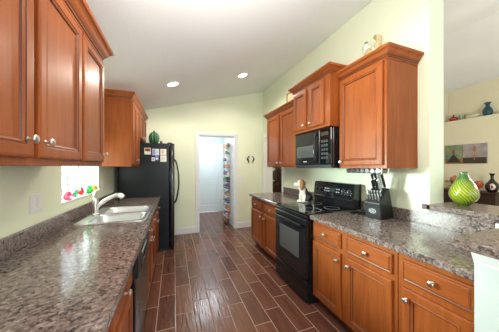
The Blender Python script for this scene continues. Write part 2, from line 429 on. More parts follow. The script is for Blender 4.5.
# half walls of the raised bar
struct(obj('wall_bar', B(XR+.0, XR+.195, -.1, 1.09, 0, 1.048), WHITEWALL))
bm = NB(); box(bm, 1.295, XR, .24, .524, 0, 1.048)
struct(obj('wall_peninsula', bm, WHITEWALL))
pc = NB()
prof = [(.0, .965), (.006, .965), (.006, .975), (.014, .985), (.030, 1.02), (.036, 1.03), (.036, 1.047), (0, 1.047)]
def sweep(bm, path, prof, outs):
    secs = [[bm.verts.new((p[0]+o[0]*a, p[1]+o[1]*a, z)) for a, z in prof] for p, o in zip(path, outs)]
    L = len(prof)
    for a, b in zip(secs, secs[1:]):
        for i in range(L): bm.faces.new((a[i], a[(i+1) % L], b[(i+1) % L], b[i]))
    bm.faces.new(secs[0]); bm.faces.new(secs[-1][::-1]); return bm
sweep(pc, [(1.295, .524), (1.295, .24), (XR, .24)], prof, [(-1, 0), (-1, -1), (0, -1)])
struct(obj('trim_4', pc, TRIM))

# recessed lamps
def downlight(x, y, label, power=22):
    r = root('recessed_light', label, 'ceiling light', (x, y, zc(x)), 'recessed ceiling lights')
    sl = math.atan(.267); M = Matrix.Translation((x, y, zc(x)-.001)) @ Matrix.Rotation(-sl, 4, 'Y')
    a = NB(); b2 = lathe(NB(), [(.070, .0), (.095, .0), (.095, -.006), (.088, -.010), (.072, -.006)], seg=28, closed=True); merge(a, b2, 0, M); obj('trim_ring', a, WHITEP, r, True)
    a = NB(); b2 = lathe(NB(), [(.072, -.0035), (.001, -.0055)], seg=28); merge(a, b2, 0, M); obj('lamp_lens', a, LENS, r)
    l = bpy.data.lights.new('lamp', 'SPOT'); l.energy = power; l.color = (1.0, .93, .80); l.spot_size = math.radians(172); l.spot_blend = .35; l.shadow_soft_size = .07
    o = bpy.data.objects.new('lamp', l); C.objects.link(o); o.parent = r; o.location = (0, 0, -.03)
downlight(-.01, 3.33, 'round recessed ceiling light nearer the fridge, left of the two lit lamps')
downlight(1.10, 3.30, 'round recessed ceiling light nearer the wall over the range, right of the two lit lamps')
def bulb(name, loc, e, col, r=.12):
    l = bpy.data.lights.new(name, 'POINT'); l.energy = e; l.color = col; l.shadow_soft_size = r
    o = bpy.data.objects.new(name, l); C.objects.link(o); o.location = loc
bulb('hall_lamp', (.85, 5.5, 2.25), 14, (.88, .95, 1.0)); bulb('dining_fill', (3.2, 4.9, 2.2), 14, (1, .9, .75))  # the dining point is unseen fill, added to brighten that room
bulb('camera_side_fill', (.0, -.45, 1.6), 17, (1, .98, .95), .25); bulb('living_room_fill', (4.9, .7, 1.7), 42, (1, .95, .85), .2)  # two added fill points out of view, for low cabinets and living room walls
downlight(-.05, 1.22, 'unseen fill downlight added over the left worktop nearer the viewer', 13); downlight(1.10, 1.22, 'unseen fill downlight added over the right worktop nearer the viewer', 8)  # near pair of fixtures added above the frame as extra fill light

# ------------------------------------------------------------------ LEFT SIDE
# worktop with sink cut-out
SX0, SX1, SY0, SY1 = -.785, -.245, 2.08, 2.88
CF = -.200
bm = NB()
hx0, hx1, hy0, hy1 = SX0+.02, SX1-.02, SY0+.02, SY1-.02
xs = [-.874, hx0, hx1, CF]; ys = [-.35, hy0, hy1, 3.672]
for i in range(3):
    for j in range(3):
        if i == 1 and j == 1: continue
        box(bm, xs[i], xs[i+1], ys[j], ys[j+1], .874, .914)
bmesh.ops.remove_doubles(bm, verts=bm.verts, dist=1e-4)
seen = {}
for f in list(bm.faces):
    k = tuple(sorted(v.index for v in f.verts)) if False else frozenset(f.verts)
    seen.setdefault(k, []).append(f)
bmesh.ops.delete(bm, geom=[f for fs in seen.values() if len(fs) > 1 for f in fs], context='FACES_ONLY')
ct = root('countertop', 'long brown granite worktop around the sink under the window', 'countertop', (-.53, 1.7, .874))
obj('slab', bm, GRANITE, ct)
bs = NB(); box(bs, -.874, -.852, -.35, 3.672, .9142, 1.015, .002)
obj('backsplash', bs, GRANITE, ct)

BX = -.228    # base front face
def base_left(name, label, y0, y1, doors, drawers, cat='cabinet'):
    r = root(name, label, cat, (-.53, (y0+y1)/2, 0), 'base cabinets under the left worktop')
    bm = NB()
    if name == 'sink_cabinet':
        box(bm, -.87, BX-.02, y0+.002, y1-.002, .10, .72); box(bm, BX-.040, BX-.02, y0+.002, y1-.002, .72, .873)
        for a in (y0+.002, y1-.02): box(bm, -.87, BX-.04, a, a+.018, .72, .873)
    else: box(bm, -.87, BX-.02, y0+.002, y1-.002, .10, .873)
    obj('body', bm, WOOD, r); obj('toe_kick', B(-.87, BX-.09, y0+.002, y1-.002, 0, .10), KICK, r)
    for a, b in drawers: cab_drawer(r, BX-.02, a, b, .705, .835, 1)
    for a, b, k in doors: cab_door(r, BX-.02, a, b, .118, .668, 1, (k, .61))
    return r
base_left('base_cabinet', 'cherry base cabinet nearest the viewer, left of the black dishwasher', .45, 1.42, [(.47, .92, .89), (.95, 1.40, .98)], [(.47, .92), (.95, 1.40)])
base_left('sink_cabinet', 'cherry base cabinet below the steel sink beside the dishwasher', 2.04, 2.94, [(2.06, 2.475, 2.445), (2.505, 2.92, 2.535)], [(2.06, 2.475), (2.505, 2.92)])
base_left('base_cabinet', 'cherry base cabinet between the sink cabinet and the black fridge', 2.94, 3.672, [(2.96, 3.29, 3.26), (3.32, 3.655, 3.35)], [(2.96, 3.29), (3.32, 3.655)])
# dishwasher
r = root('dishwasher', 'black dishwasher built in under the left worktop beside the sink', 'dishwasher', (-.5, 1.73, 0))
obj('body', B(-.86, BX-.02, 1.425, 2.035, .1, .872), BLACKP, r); obj('toe_panel', B(-.86, BX-.06, 1.425, 2.035, 0, .1), BLACKP, r)
obj('door', B(BX-.02, BX+.008, 1.428, 2.032, .115, .70, .006), BLACK, r)
cp = obj('control_panel', B(BX-.02, BX+.022, 1.428, 2.032, .705, .868, .006), BLACKP, r)
obj('handle', B(BX+.022, BX+.028, 1.56, 1.90, .715, .745, .003), BLACK, cp)
for k in range(5): obj('button', B(BX+.022, BX+.0255, 1.60+k*.05, 1.632+k*.05, .80, .822, .002), GREYP, cp)

# sink
r = root('sink', 'stainless double bowl sink set in the granite worktop', 'sink', (-.515, 2.48, .914))
def rrect(x0, x1, y0, y1, rad, z, n=6):
    out = []
    for cx, cy, a0 in ((x1-rad, y1-rad, 0), (x0+rad, y1-rad, 90), (x0+rad, y0+rad, 180), (x1-rad, y0+rad, 270)):
        for k in range(n+1):
            a = math.radians(a0+90*k/n); out.append((cx+rad*math.cos(a), cy+rad*math.sin(a), z))
    return out
def bowl(bm, x0, x1, y0, y1, depth, z):
    lv = [(0, 0, .07), (.006, -.006, .066), (.010, -.03, .06), (.02, -depth+.03, .055), (.045, -depth, .04)]
    prev = None
    for ins, dz, rad in lv:
        ring = [bm.verts.new(p) for p in rrect(x0+ins, x1-ins, y0+ins, y1-ins, rad, z+dz)]
        if prev:
            for i in range(len(ring)): bm.faces.new((prev[i], prev[(i+1) % len(ring)], ring[(i+1) % len(ring)], ring[i]))
        prev = ring
    bm.faces.new(prev)
rim = NB(); zr = .9215
outer = rrect(SX0, SX1, SY0, SY1, .05, zr)
edges = []
def loop_edges(pts):
    vs = [rim.verts.new(p) for p in pts]; return [rim.edges.new((vs[i], vs[(i+1) % len(vs)])) for i in range(len(vs))]
B1 = (SX0+.085, SX1-.03, SY0+.03, 2.462); B2 = (SX0+.085, SX1-.03, 2.498, SY1-.03)
E_ = loop_edges(outer)+loop_edges(rrect(*B1, .07, zr))+loop_edges(rrect(*B2, .07, zr))
bmesh.ops.triangle_fill(rim, use_beauty=True, edges=E_)
low = [rim.verts.new(p) for p in rrect(SX0-.004, SX1+.004, SY0-.004, SY1+.004, .054, .9146)]
rim.verts.ensure_lookup_table(); n_ = len(outer)
for i in range(n_): rim.faces.new((rim.verts[i], rim.verts[(i+1) % n_], low[(i+1) % n_], low[i]))
obj('rim', rim, STEEL, r, True)
for Bx in (B1, B2):
    bm = NB(); bowl(bm, *Bx, .17, zr); bo = obj('basin', bm, STEEL, r, True)
    obj('drain', lathe(NB(), [(.04, 0), (.042, .003), (.03, .004), (.012, .001)], ((Bx[0]+Bx[1])/2, (Bx[2]+Bx[3])/2, zr-.17), 18), CHROME, bo)
# faucet on the rim's back deck
r = root('faucet', 'brushed nickel pull out faucet with lever on the back of the sink', 'faucet', (-.738, 2.48, .9215))
obj('base_plate', lathe(NB(), [(.034, 0), (.034, .008), (.026, .016)], (-.738, 2.48, .922), 20), NICKEL, r, True)
obj('body', lathe(NB(), [(.024, .012), (.025, .06), (.027, .11), (.026, .15), (.018, .172), (.004, .178)], (-.738, 2.48, .922), 20), NICKEL, r, True)
sp = arc([(-.738, 2.48, .985), (-.69, 2.487, 1.035), (-.62, 2.498, 1.083), (-.56, 2.508, 1.104), (-.525, 2.514, 1.100), (-.505, 2.517, 1.078)])
n = len(sp); obj('spout', tube(NB(), sp, [.019+(.008 if i > n*.5 else 0)*min(1, (i-n*.5)/4) for i in range(n)], 14), NICKEL, r, True)
lv = arc([(-.738, 2.48, 1.085), (-.742, 2.47, 1.12), (-.735, 2.475, 1.155), (-.70, 2.49, 1.178)])
obj('lever', tube(NB(), lv, [.015-.006*i/len(lv) for i in range(len(lv))], 10), NICKEL, r, True)

# upper cabinets left
UX = -.52
def upper(name, label, y0, y1, z0, z1, xb, xf, sgn, doors, group=None):
    """xb wall side, xf face-frame front"""
    r = root(name, label, 'cabinet', ((xb+xf)/2, (y0+y1)/2, z0), group)
    a, b = sorted((xb, xf)); bm = NB(); box(bm, a, b, y0+.001, y1-.001, z0, z1, .0015); obj('body', bm, WOOD, r)
    for d in doors: cab_door(r, xf, d[0], d[1], d[2], d[3], sgn, d[4])
    return r
G = 'wall cabinets on the window side'
zb, zt = 1.408, 2.235
upper('wall_cabinet', 'two door cherry wall cabinet nearest the viewer above the left worktop', .60, 1.480, zb, zt, XL+.001, UX, 1,
      [(.615, 1.028, 1.438, 2.20, (.985, 1.505)), (1.058, 1.468, 1.438, 2.20, (1.095, 1.505))], G)
upper('wall_cabinet', 'narrow single door cherry wall cabinet just before the sink window', 1.482, 1.890, zb, zt, XL+.001, UX, 1,
      [(1.497, 1.876, 1.438, 2.20, (1.846, 1.500))], G)
cr = obj('crown_moulding', crown([(UX, .60), (UX, 1.89), (XL+.002, 1.89)][::-1] if False else [(XL+.002, .60), (UX, .60), (UX, 1.89), (XL+.002, 1.89)], zt-.012), [WOODH, GLAZE]) if False else None
bm = crown([(UX, .60), (UX, 1.8905), (XL+.012, 1.8905)], zt-.013, 1.15)
tag(obj('crown_moulding', bm, [WOODH, GLAZE], None, loc=(UX, 1.2, zt-.012)), 'stepped cherry crown moulding along the top of the nearest left wall cabinets', 'moulding')
zt = 2.295
r = upper('wall_cabinet', 'cherry wall cabinet past the sink window, its plain side facing the viewer', 3.06, 3.69, zb, zt, XL+.001, UX, 1,
      [(3.075, 3.365, 1.438, 2.275, (3.335, 1.50)), (3.385, 3.675, 1.438, 2.275, (3.415, 1.50))], G)
bm = crown([(XL+.012, 3.0595), (UX, 3.0595), (UX, 4.49)], zt-.012)
r2 = upper('fridge_top_cabinet', 'short cherry wall cabinet above the black fridge', 3.692, 4.495, 1.86, zt, XL+.001, UX, 1,
      [(3.71, 4.08, 1.88, 2.275, (4.05, 1.92)), (4.11, 4.48, 1.88, 2.275, (4.14, 1.92))], G)
tag(obj('crown_moulding', bm, [WOODH, GLAZE], None, loc=(UX, 3.7, zt-.012)), 'stepped cherry crown moulding on the cabinets between sink window and fridge', 'moulding')

# fridge
r = root('refrigerator', 'tall black side by side refrigerator at the end of the left worktop', 'refrigerator', (-.4, 4.09, 0))
obj('body', B(-.80, -.065, 3.69, 4.488, .03, 1.795, .008), BLACKTEX, r)
obj('base_grille', B(-.80, -.03, 3.70, 4.48, 0, .03), BLACKP, r)
for a, b, hy in ((3.692, 4.035, 4.0), (4.045, 4.486, 4.08)):
    d = obj('door', B(-.058, .015, a, b, .055, 1.80, .012, seg=2), BLACK, r, True)
    hp = arc([(.012, hy, .74), (.05, hy, .80), (.085, hy, 1.0), (.092, hy, 1.14), (.085, hy, 1.28), (.05, hy, 1.48), (.012, hy, 1.54)])
    obj('handle', tube(NB(), hp, .013, 10), BLACK, d, True)
for y in (3.74, 4.43): obj('hinge_cover', B(-.10, -.02, y-.03, y+.03, 1.796, 1.815, .006), BLACKP, r)

# papers on the fridge side, just in front of the panel
def sheet(name, label, x0, x1, z0, z1, col, marks, group='papers on the fridge side'):
    o = root(name, label, 'paper', ((x0+x1)/2, 3.688, z0), group)
    obj('sheet', B(x0, x1, 3.6855, 3.689, z0, z1), flat('paper_'+name, col, .7), o)
    for k, (a, b, c, d, cc) in enumerate(marks):
        W, H = x1-x0, z1-z0
        obj('print', B(x0+a*W, x0+b*W, 3.6845, 3.6853, z0+c*H, z0+d*H), flat('print_ink', cc, .7), o)
sheet('photo', 'photo print with a brown picture, topmost left on the fridge side', -.440, -.345, 1.605, 1.712, (.75, .73, .68), [(.06, .94, .45, .95, (.34, .17, .08)), (.3, .7, .55, .85, (.55, .32, .16))])
sheet('note', 'pale blue and white note, middle of the top row on the fridge side', -.325, -.222, 1.595, 1.700, (.70, .74, .80), [(.05, .45, .1, .9, (.20, .33, .62)), (.55, .92, .3, .8, (.62, .72, .85))])
sheet('card', 'cream card with a tan picture, top right on the fridge side', -.204, -.112, 1.602, 1.700, (.78, .76, .68), [(.15, .6, .25, .8, (.62, .50, .34))])
sheet('magnet', 'small white magnet, bottom left on the fridge side', -.335, -.285, 1.500, 1.56, (.72, .70, .76), [(.2, .8, .2, .7, (.42, .34, .60))])
sheet('picture', 'small violet blue picture under the pale blue note on the fridge', -.280, -.232, 1.512, 1.592, (.22, .24, .55), [(.2, .8, .15, .5, (.72, .72, .80))])
sheet('list', 'white list below the cream card on the fridge side', -.204, -.110, 1.488, 1.594, (.80, .78, .70), [(.15, .85, .7, .76, (.5, .46, .4)), (.15, .85, .5, .56, (.5, .46, .4)), (.15, .7, .3, .36, (.5, .46, .4))])

# cactus ornament on the fridge
r = root('cactus_ornament', 'green ribbed cactus ornament standing on top of the fridge', 'ornament', (-.312, 3.86, 1.796))
GC = flat('cactus_green', (.014, .085, .035), .35); GC2 = flat('cactus_light_green', (.05, .17, .075), .35)
bm = NB(); prof = [(.045, 0), (.062, .02), (.075, .06), (.078, .10), (.070, .15), (.050, .185), (.022, .205), (.004, .21)]
rings = []
for rr, h in prof:
    rings.append([bm.verts.new((-.312+rr*(1+.10*math.cos(10*a))*math.cos(a), 3.86+rr*(1+.10*math.cos(10*a))*math.sin(a), 1.797+h)) for a in [2*PI*k/60 for k in range(60)]])
for a, b in zip(rings, rings[1:]):
    for i in range(60):
        f = bm.faces.new((a[i], a[(i+1) % 60], b[(i+1) % 60], b[i])); f.material_index = 1 if (i % 6) in (0, 5) else 0
bm.faces.new(rings[0]); bm.faces.new(rings[-1])
obj('body', bm, [GC, GC2], r, True)
obj('flower', ball(NB(), (-.312, 3.86, 2.012), (.018, .018, .012), 10), flat('cactus_flower', (.20, .07, .05)), r, True)
r = root('small_jar', 'tiny dark jar beside the cactus on top of the fridge', 'jar', (-.2, 3.86, 1.796))
obj('body', lathe(NB(), [(.018, 0), (.022, .01), (.022, .04), (.014, .05)], (-.2, 3.86, 1.797), 14), flat('jar_brown', (.12, .06, .04), .2), r, True)
obj('lid', lathe(NB(), [(.016, .0505), (.016, .062)], (-.2, 3.86, 1.797), 14), GREYP, r)

# glass ornaments on the window sill
def orn(label, y, h, col, kind):
    r = root('glass_ornament', label, 'ornament', (-.885, y, 1.106), 'glass ornaments on the window sill')
    m = colglass('ornament_glass', col); b = NB(); x, z = -.885, 1.1065
    if kind == 'bird':
        ball(b, (x, y, z+h*.42), (h*.30, h*.52, h*.40)); ball(b, (x, y+h*.40, z+h*.82), (h*.2, h*.22, h*.2)); ball(b, (x, y-h*.55, z+h*.55), (h*.09, h*.30, h*.13))
        obj('body', b, m, r, True); obj('beak', tube(NB(), [(x, y+h*.6, z+h*.82), (x, y+h*.78, z+h*.78)], [h*.06, h*.01], 8), flat('beak_yellow', (.7, .4, .05)), r)
    elif kind == 'frog':
        ball(b, (x, y, z+h*.40), (h*.38, h*.50, h*.40)); ball(b, (x, y+h*.1, z+h*.78), (h*.3, h*.36, h*.2))
        for s in (-1, 1): ball(b, (x+.0, y+s*h*.45, z+h*.22), (h*.22, h*.24, h*.22))
        obj('body', b, m, r, True)
        for s in (-1, 1): obj('eye', ball(NB(), (x+h*.2, y+h*.1+s*h*.2, z+h*.93), h*.10, 8), flat('eye_white', (.8, .8, .7)), r, True)
    elif kind == 'fish':
        ball(b, (x, y, z+h*.5), (h*.18, h*.60, h*.44)); prism(b, [(x-.004, y-h*.5, z+h*.5), (x-.004, y-h*1.0, z+h*.9), (x-.004, y-h*.85, z+h*.5), (x-.004, y-h*1.0, z+h*.1)], (.008, 0, 0))
        obj('body', b, m, r, True); obj('fin', prism(NB(), [(x-.003, y-h*.25, z+h*.85), (x-.003, y+h*.2, z+h*.88), (x-.003, y-h*.1, z+h*1.15)], (.006, 0, 0)), m, r)
        obj('stand', B(x-.012, x+.012, y-.012, y+.012, z, z+h*.12), WHITEP, r)
    else:
        lathe(b, [(h*.26, 0), (h*.40, h*.2), (h*.44, h*.45), (h*.36, h*.72), (h*.16, h*.88), (h*.05, h*.9)], (x, y, z), 18); obj('body', b, m, r, True)
        obj('stem', tube(NB(), [(x, y, z+h*.86), (x, y+.006, z+h*1.1)], h*.05, 8), flat('stem_green', (.05, .22, .06)), r)
orn('pink red glass apple ornament at the near end of the window sill', 2.285, .085, (.75, .08, .16), 'apple')
orn('clear green glass bird ornament second from the near end of the sill', 2.425, .078, (.12, .48, .28), 'bird')
orn('red glass fish ornament in the middle of the window sill', 2.575, .085, (.80, .07, .05), 'fish')
orn('bright green glass frog ornament right of the red fish on the sill', 2.775, .095, (.06, .52, .10), 'frog')
orn('small orange glass apple ornament at the far end of the sill', 2.925, .085, (.90, .36, .04), 'apple')

# switches and outlets
def plate(name, label, axis, p, u, z, w, h, gangs, kind):
    r = root(name, label, 'switch' if kind == 'rocker' else 'outlet', (p, u, z) if axis == 'X' else (u, p, z))
    def bb(n0, n1, u0, u1, z0, z1, bev=0):
        if axis == 'X+': return B(p+n0, p+n1, u0, u1, z0, z1, bev)
        if axis == 'X-': return B(p-n1, p-n0, u0, u1, z0, z1, bev)
        return B(u0, u1, p-n1, p-n0, z0, z1, bev)
    WL[r.name] = Vector((0, 0, 0)); r.location = (0, 0, 0)
    base = {'X+': (p, u, z-h/2), 'X-': (p, u, z-h/2), 'Y-': (u, p, z-h/2)}[axis]; r.location = base; WL[r.name] = Vector(base)
    obj('cover_plate', bb(0, .006, u-w/2, u+w/2, z-h/2, z+h/2, .0025), WHITEP, r)
    for g in range(gangs):
        c = u-w/2+w*(g+.5)/gangs
        if kind == 'rocker': obj('rocker', bb(.006, .010, c-.017, c+.017, z-.034, z+.034, .002), flat('rocker_white', (.86, .86, .84), .3), r)
        else:
            for s in (-1, 1): obj('socket', bb(.006, .009, c-.017, c+.017, z+s*.02-.014, z+s*.02+.014, .002), flat('socket_white', (.7, .7, .68), .4), r)
plate('light_switch', 'white double rocker switch on the wall under the left cabinets', 'X+', XL, 1.80, 1.158, .122, .122, 2, 'rocker')
plate('wall_outlet', 'white outlet on the wall behind the faucet right of the window', 'X+', XL, 3.22, 1.15, .075, .118, 1, 'socket')
plate('light_switch', 'white single switch on the far wall right of the doorway', 'Y-', YF, 1.46, 1.10, .075, .118, 1, 'rocker')
plate('wall_outlet', 'white outlet on the granite below the raised bar', 'X-', 1.998, .645, .992, .12, .075, 1, 'socket')

# ------------------------------------------------------------------ RIGHT SIDE
FX = 1.340                      # face-frame plane of the right bases (doors stand 20 mm proud)
def base_right(name, label, y0, y1, doors, drawers):
    r = root(name, label, 'cabinet', (1.68, (y0+y1)/2, 0), 'base cabinets on the range side')
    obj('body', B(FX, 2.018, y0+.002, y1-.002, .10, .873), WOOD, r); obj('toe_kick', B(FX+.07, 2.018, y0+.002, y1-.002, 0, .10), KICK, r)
    for a, b in drawers: cab_drawer(r, FX, a, b, .705, .835, -1)
    for a, b, k in doors: cab_door(r, FX, a, b, .118, .665, -1, (k, .60))
base_right('base_cabinet', 'cherry base cabinet with two drawers between range and far doorway', 2.434, 3.49, [(2.452, 2.93, 2.90), (3.005, 3.475, 3.035)], [(2.452, 2.93), (3.005, 3.475)])
base_right('base_cabinet', 'cherry base cabinet with two drawers and two doors just right of the range', .895, 1.738, [(.925, 1.300, 1.27), (1.36, 1.722, 1.392)], [(.925, 1.300), (1.36, 1.722)])
base_right('base_cabinet', 'single drawer cherry base cabinet against the white half wall', .526, .893, [(.535, .862, .832)], [(.535, .862)])
def top_right(label, y0, y1):
    r = root('countertop', label, 'countertop', (1.66, (y0+y1)/2, .874))
    obj('slab', B(1.297, 2.018, y0, y1, .874, .914, .003), GRANITE, r)
    return r
r = top_right('short brown granite worktop between the range and the far doorway', 2.432, 3.52)
obj('backsplash', B(1.998, 2.019, 2.432, 3.50, .9142, 1.015, .002), GRANITE, r)
r = top_right('brown granite worktop holding the knife block right of the range', .526, 1.740)
obj('backsplash', B(1.998, 2.019, .526, 1.740, .9142, 1.015, .002), GRANITE, r)
obj('backsplash', B(1.9985, 2.019, .526, 1.09, 1.0152, 1.047), GRANITE, r)
# raised bar tops (one L of granite)
bm = NB()
box(bm, 1.972, 2.44, -.1, 1.125, 1.0485, 1.090, .004)
for v in bm.verts: pass
r = root('bar_top', 'raised L-shaped granite bar top holding the green vase', 'countertop', (2.2, .6, 1.0485))
# notch around the wall end: two boxes
bm.free(); bm = NB(); box(bm, 1.972, 2.44, -.1, 1.0905, 1.0485, 1.090, .004); box(bm, 1.972, 2.0185, 1.06, 1.125, 1.0487, 1.0898, .004); box(bm, 1.156, 2.0, .20, .545, 1.0486, 1.0899, .004)
obj('slab', bm, GRANITE, r)

# range
r = root('range', 'black freestanding electric range with smooth glass cooktop', 'stove', (1.65, 2.07, 0))
RY0, RY1 = 1.744, 2.428
obj('body', B(1.30, 2.0, RY0, RY1, .0, .90, .003), BLACK, r)
obj('cooktop', B(1.272, 1.935, RY0-.002, RY1+.002, .9005, .922, .006), BLACKGLASS, r)
for bx_, by_, br in ((1.45, 1.92, .11), (1.45, 2.25, .085), (1.74, 1.92, .085), (1.74, 2.25, .10)):
    obj('burner_ring', lathe(NB(), [(br-.003, 0), (br-.003, .0006), (br, .0006), (br, 0)], (bx_, by_, .9221), 40, closed=True), GREYP, r)
d = obj('oven_door', B(1.262, 1.299, RY0+.006, RY1-.006, .245, .86, .008), BLACK, r)
obj('oven_window', B(1.2595, 1.263, 1.88, 2.30, .42, .70, .001), GREYGLASS, d)
hb = NB(); tube(hb, [(1.222, RY0+.05, .80), (1.222, RY1-.05, .80)], .013, 12)
for y in (RY0+.08, RY1-.08): box(hb, 1.222, 1.264, y-.012, y+.012, .79, .81, .003)
obj('handle', hb, BLACK, d, True)
obj('storage_drawer', B(1.264, 1.299, RY0+.006, RY1-.006, .012, .232, .008), BLACK, r)
obj('front_lip', B(1.268, 1.30, RY0+.003, RY1-.003, .865, .899, .004), BLACK, r)
bg = NB(); prism(bg, [(1.895, RY0, .9225), (2.0, RY0, .9225), (2.0, RY0, 1.205), (1.925, RY0, 1.205), (1.90, RY0, 1.19), (1.882, RY0, 1.02)], (0, RY1-RY0, 0))
bgo = obj('backguard', bg, BLACK, r)
slope = lambda z: 1.882+(z-1.02)/.17*.018
for y in (1.81, 1.895, 2.28, 2.365):
    kx = slope(1.10)
    k = obj('burner_knob', lathe(NB(), [(.026, 0), (.026, .004), (.021, .008), (.019, .022), (.006, .024)], (kx, y, 1.10), 18, '-X'), BLACKP, bgo, True)
    obj('pointer', B(kx-.0255, kx-.0235, y-.002, y+.002, 1.104, 1.118), WHITEP, k)
    for t in range(8):
        a = 2*PI*t/8
        if t == 6: continue
        obj('dial_mark', B(kx-.0035, kx-.0005, y+.034*math.cos(a)-.0035, y+.034*math.cos(a)+.0035, 1.10+.034*math.sin(a)-.0035, 1.10+.034*math.sin(a)+.0035), GREYP, bgo)
disp = obj('display', B(slope(1.11)-.004, slope(1.11)+.004, 2.03, 2.13, 1.09, 1.135, .002), flat('display_glass', (.03, .06, .06), .08), bgo)
for i in range(8):
    for j in range(2):
        if 2 <= i <= 4: continue
        y = 1.955+i*.034; z = 1.085+j*.034
        obj('button', B(slope(z)-.003, slope(z)+.004, y, y+.022, z, z+.013, .001), GREYP, bgo)
obj('trim_strip', B(1.880, 1.8845, RY0+.005, RY1-.005, 1.018, 1.024), CHROME, bgo)

# microwave
RY0, RY1 = 1.697, 2.372
MX = 1.535
r = root('microwave', 'black over the range microwave below the cherry wall cabinet', 'microwave', (1.8, 2.035, 1.39))
obj('body', B(MX+.03, 2.015, RY0+.004, RY1-.004, 1.391, 1.825, .004), BLACK, r)
d = obj('door', B(MX, MX+.029, 1.885, RY1-.004, 1.43, 1.822, .006), BLACK, r)
obj('window', B(MX-.002, MX+.002, 1.965, 2.33, 1.515, 1.66, .001), GREYGLASS, d)
obj('nameplate', B(MX-.002, MX+.001, 2.115, 2.185, 1.462, 1.472), GREYP, d)
hp = arc([(MX, 1.925, 1.46), (MX-.028, 1.925, 1.50), (MX-.042, 1.925, 1.62), (MX-.028, 1.925, 1.745), (MX, 1.925, 1.785)])
obj('handle', tube(NB(), hp, .013, 10), BLACK, d, True)
cp = obj('control_panel', B(MX, MX+.029, RY0+.004, 1.88, 1.43, 1.822, .006), BLACKGLASS, r)
obj('display', B(MX-.002, MX+.001, 1.745, 1.86, 1.745, 1.785), flat('clock_glass', (.05, .05, .045), .1), cp)
for i in range(3):
    for j in range(5): obj('button', B(MX-.002, MX+.001, 1.752+i*.037, 1.778+i*.037, 1.49+j*.045, 1.515+j*.045), flat('button_grey', (.03, .033, .036), .4), cp)
obj('vent_grille', B(MX+.005, MX+.03, RY0+.01, RY1-.01, 1.393, 1.427), BLACKP, r)

# upper cabinets right
G = 'wall cabinets on the range side'
r = upper('wall_cabinet', 'two door cherry wall cabinet left of the microwave', 2.378, 3.50, 1.40, 2.30, 2.018, 1.655, -1,
      [(2.41, 2.960, 1.425, 2.275, (2.925, 1.475)), (3.020, 3.475, 1.425, 2.275, (3.05, 1.475))], G)
obj('crown', crown([(2.01, 3.50), (1.655, 3.50), (1.655, 2.378)], 2.282), [WOODH, GLAZE], r)
r = upper('wall_cabinet', 'deeper cherry wall cabinet directly above the microwave', 1.692, 2.376, 1.83, 2.375, 2.018, 1.512, -1,
      [(1.775, 2.025, 1.862, 2.345, (1.992, 1.91)), (2.08, 2.352, 1.862, 2.345, (2.113, 1.91))], G)
obj('crown', crown([(2.01, 2.376), (1.512, 2.376), (1.512, 1.692), (2.01, 1.692)], 2.362), [WOODH, GLAZE], r)
r = upper('wall_cabinet', 'single door cherry wall cabinet above the knife block, nearest on the right', 1.178, 1.690, 1.39, 2.305, 2.018, 1.632, -1,
      [(1.205, 1.672, 1.418, 2.285, (1.642, 1.455))], G)
obj('crown', crown([(1.632, 1.688), (1.632, 1.178), (2.01, 1.178)], 2.292), [WOODH, GLAZE], r)

# things on top of the cabinets
r = root('framed_picture', 'small wooden picture frame leaning on the cabinet top by the wall', 'picture frame', (1.95, 2.75, 2.30))
fr = NB(); tz0 = 2.36; y0, y1, z0, z1 = 2.70, 2.95, 2.378, 2.60
fx = 1.74
for a, b, c, d in ((y0, y0+.028, z0, z1), (y1-.028, y1, z0, z1), (y0, y1, z0, z0+.028), (y0, y1, z1-.028, z1)): box(fr, fx, fx+.02, a, b, c, d, .003)
obj('frame', fr, flat('frame_orange_wood', (.30, .12, .03), .4), r)
obj('picture', B(fx+.008, fx+.014, y0+.02, y1-.02, z0+.02, z1-.02), flat('picture_cream', (.62, .52, .32), .6), r)
obj('easel_leg', tube(NB(), [(fx+.02, 2.825, 2.56), (fx+.10, 2.825, 2.302)], .008, 6), flat('easel_wood', (.18, .08, .03)), r)
for o in list(r.children):
    pass
obj('foot', B(fx+.0, fx+.02, y0+.06, y1-.06, 2.301, 2.378), flat('frame_foot_wood', (.2, .08, .02)), r)

# gold and white figurine on the near cabinet
r = root('bird_figurine', 'white and gold rooster figurine on top of the nearest right cabinet', 'figurine', (1.87, 1.51, 2.305)); r.scale = (.92, .92, .92)
WG = mat('glazed_white', (.70, .67, .56), .3); GO = mat('gold_glaze', (.46, .37, .19), .35)
b = NB(); x, y, z = 1.87, 1.51, 2.306
lathe(b, [(.05, 0), (.052, .01), (.03, .03), (.025, .15)], (x, y, z), 18); ball(b, (x, y, z+.25), (.062, .085, .075)); ball(b, (x, y+.06, z+.33), (.036, .042, .055)); ball(b, (x, y+.075, z+.375), (.028, .032, .03))
obj('body', b, WG, r, True)
obj('tail', tube(NB(), arc([(x, y-.05, z+.27), (x, y-.085, z+.33), (x, y-.075, z+.40), (x, y-.03, z+.415)]), [.034]*6+[.03]*6+[.022]*6+[.008], 10), GO, r, True)
obj('wing', ball(NB(), (x-.058, y-.01, z+.26), (.012, .05, .04), 12), GO, r, True)
obj('comb', ball(NB(), (x, y+.07, z+.41), (.006, .026, .018), 8), flat('comb_grey', (.22, .20, .18)), r, True)
obj('beak', tube(NB(), [(x, y+.10, z+.375), (x, y+.125, z+.368)], [.009, .002], 8), GO, r)

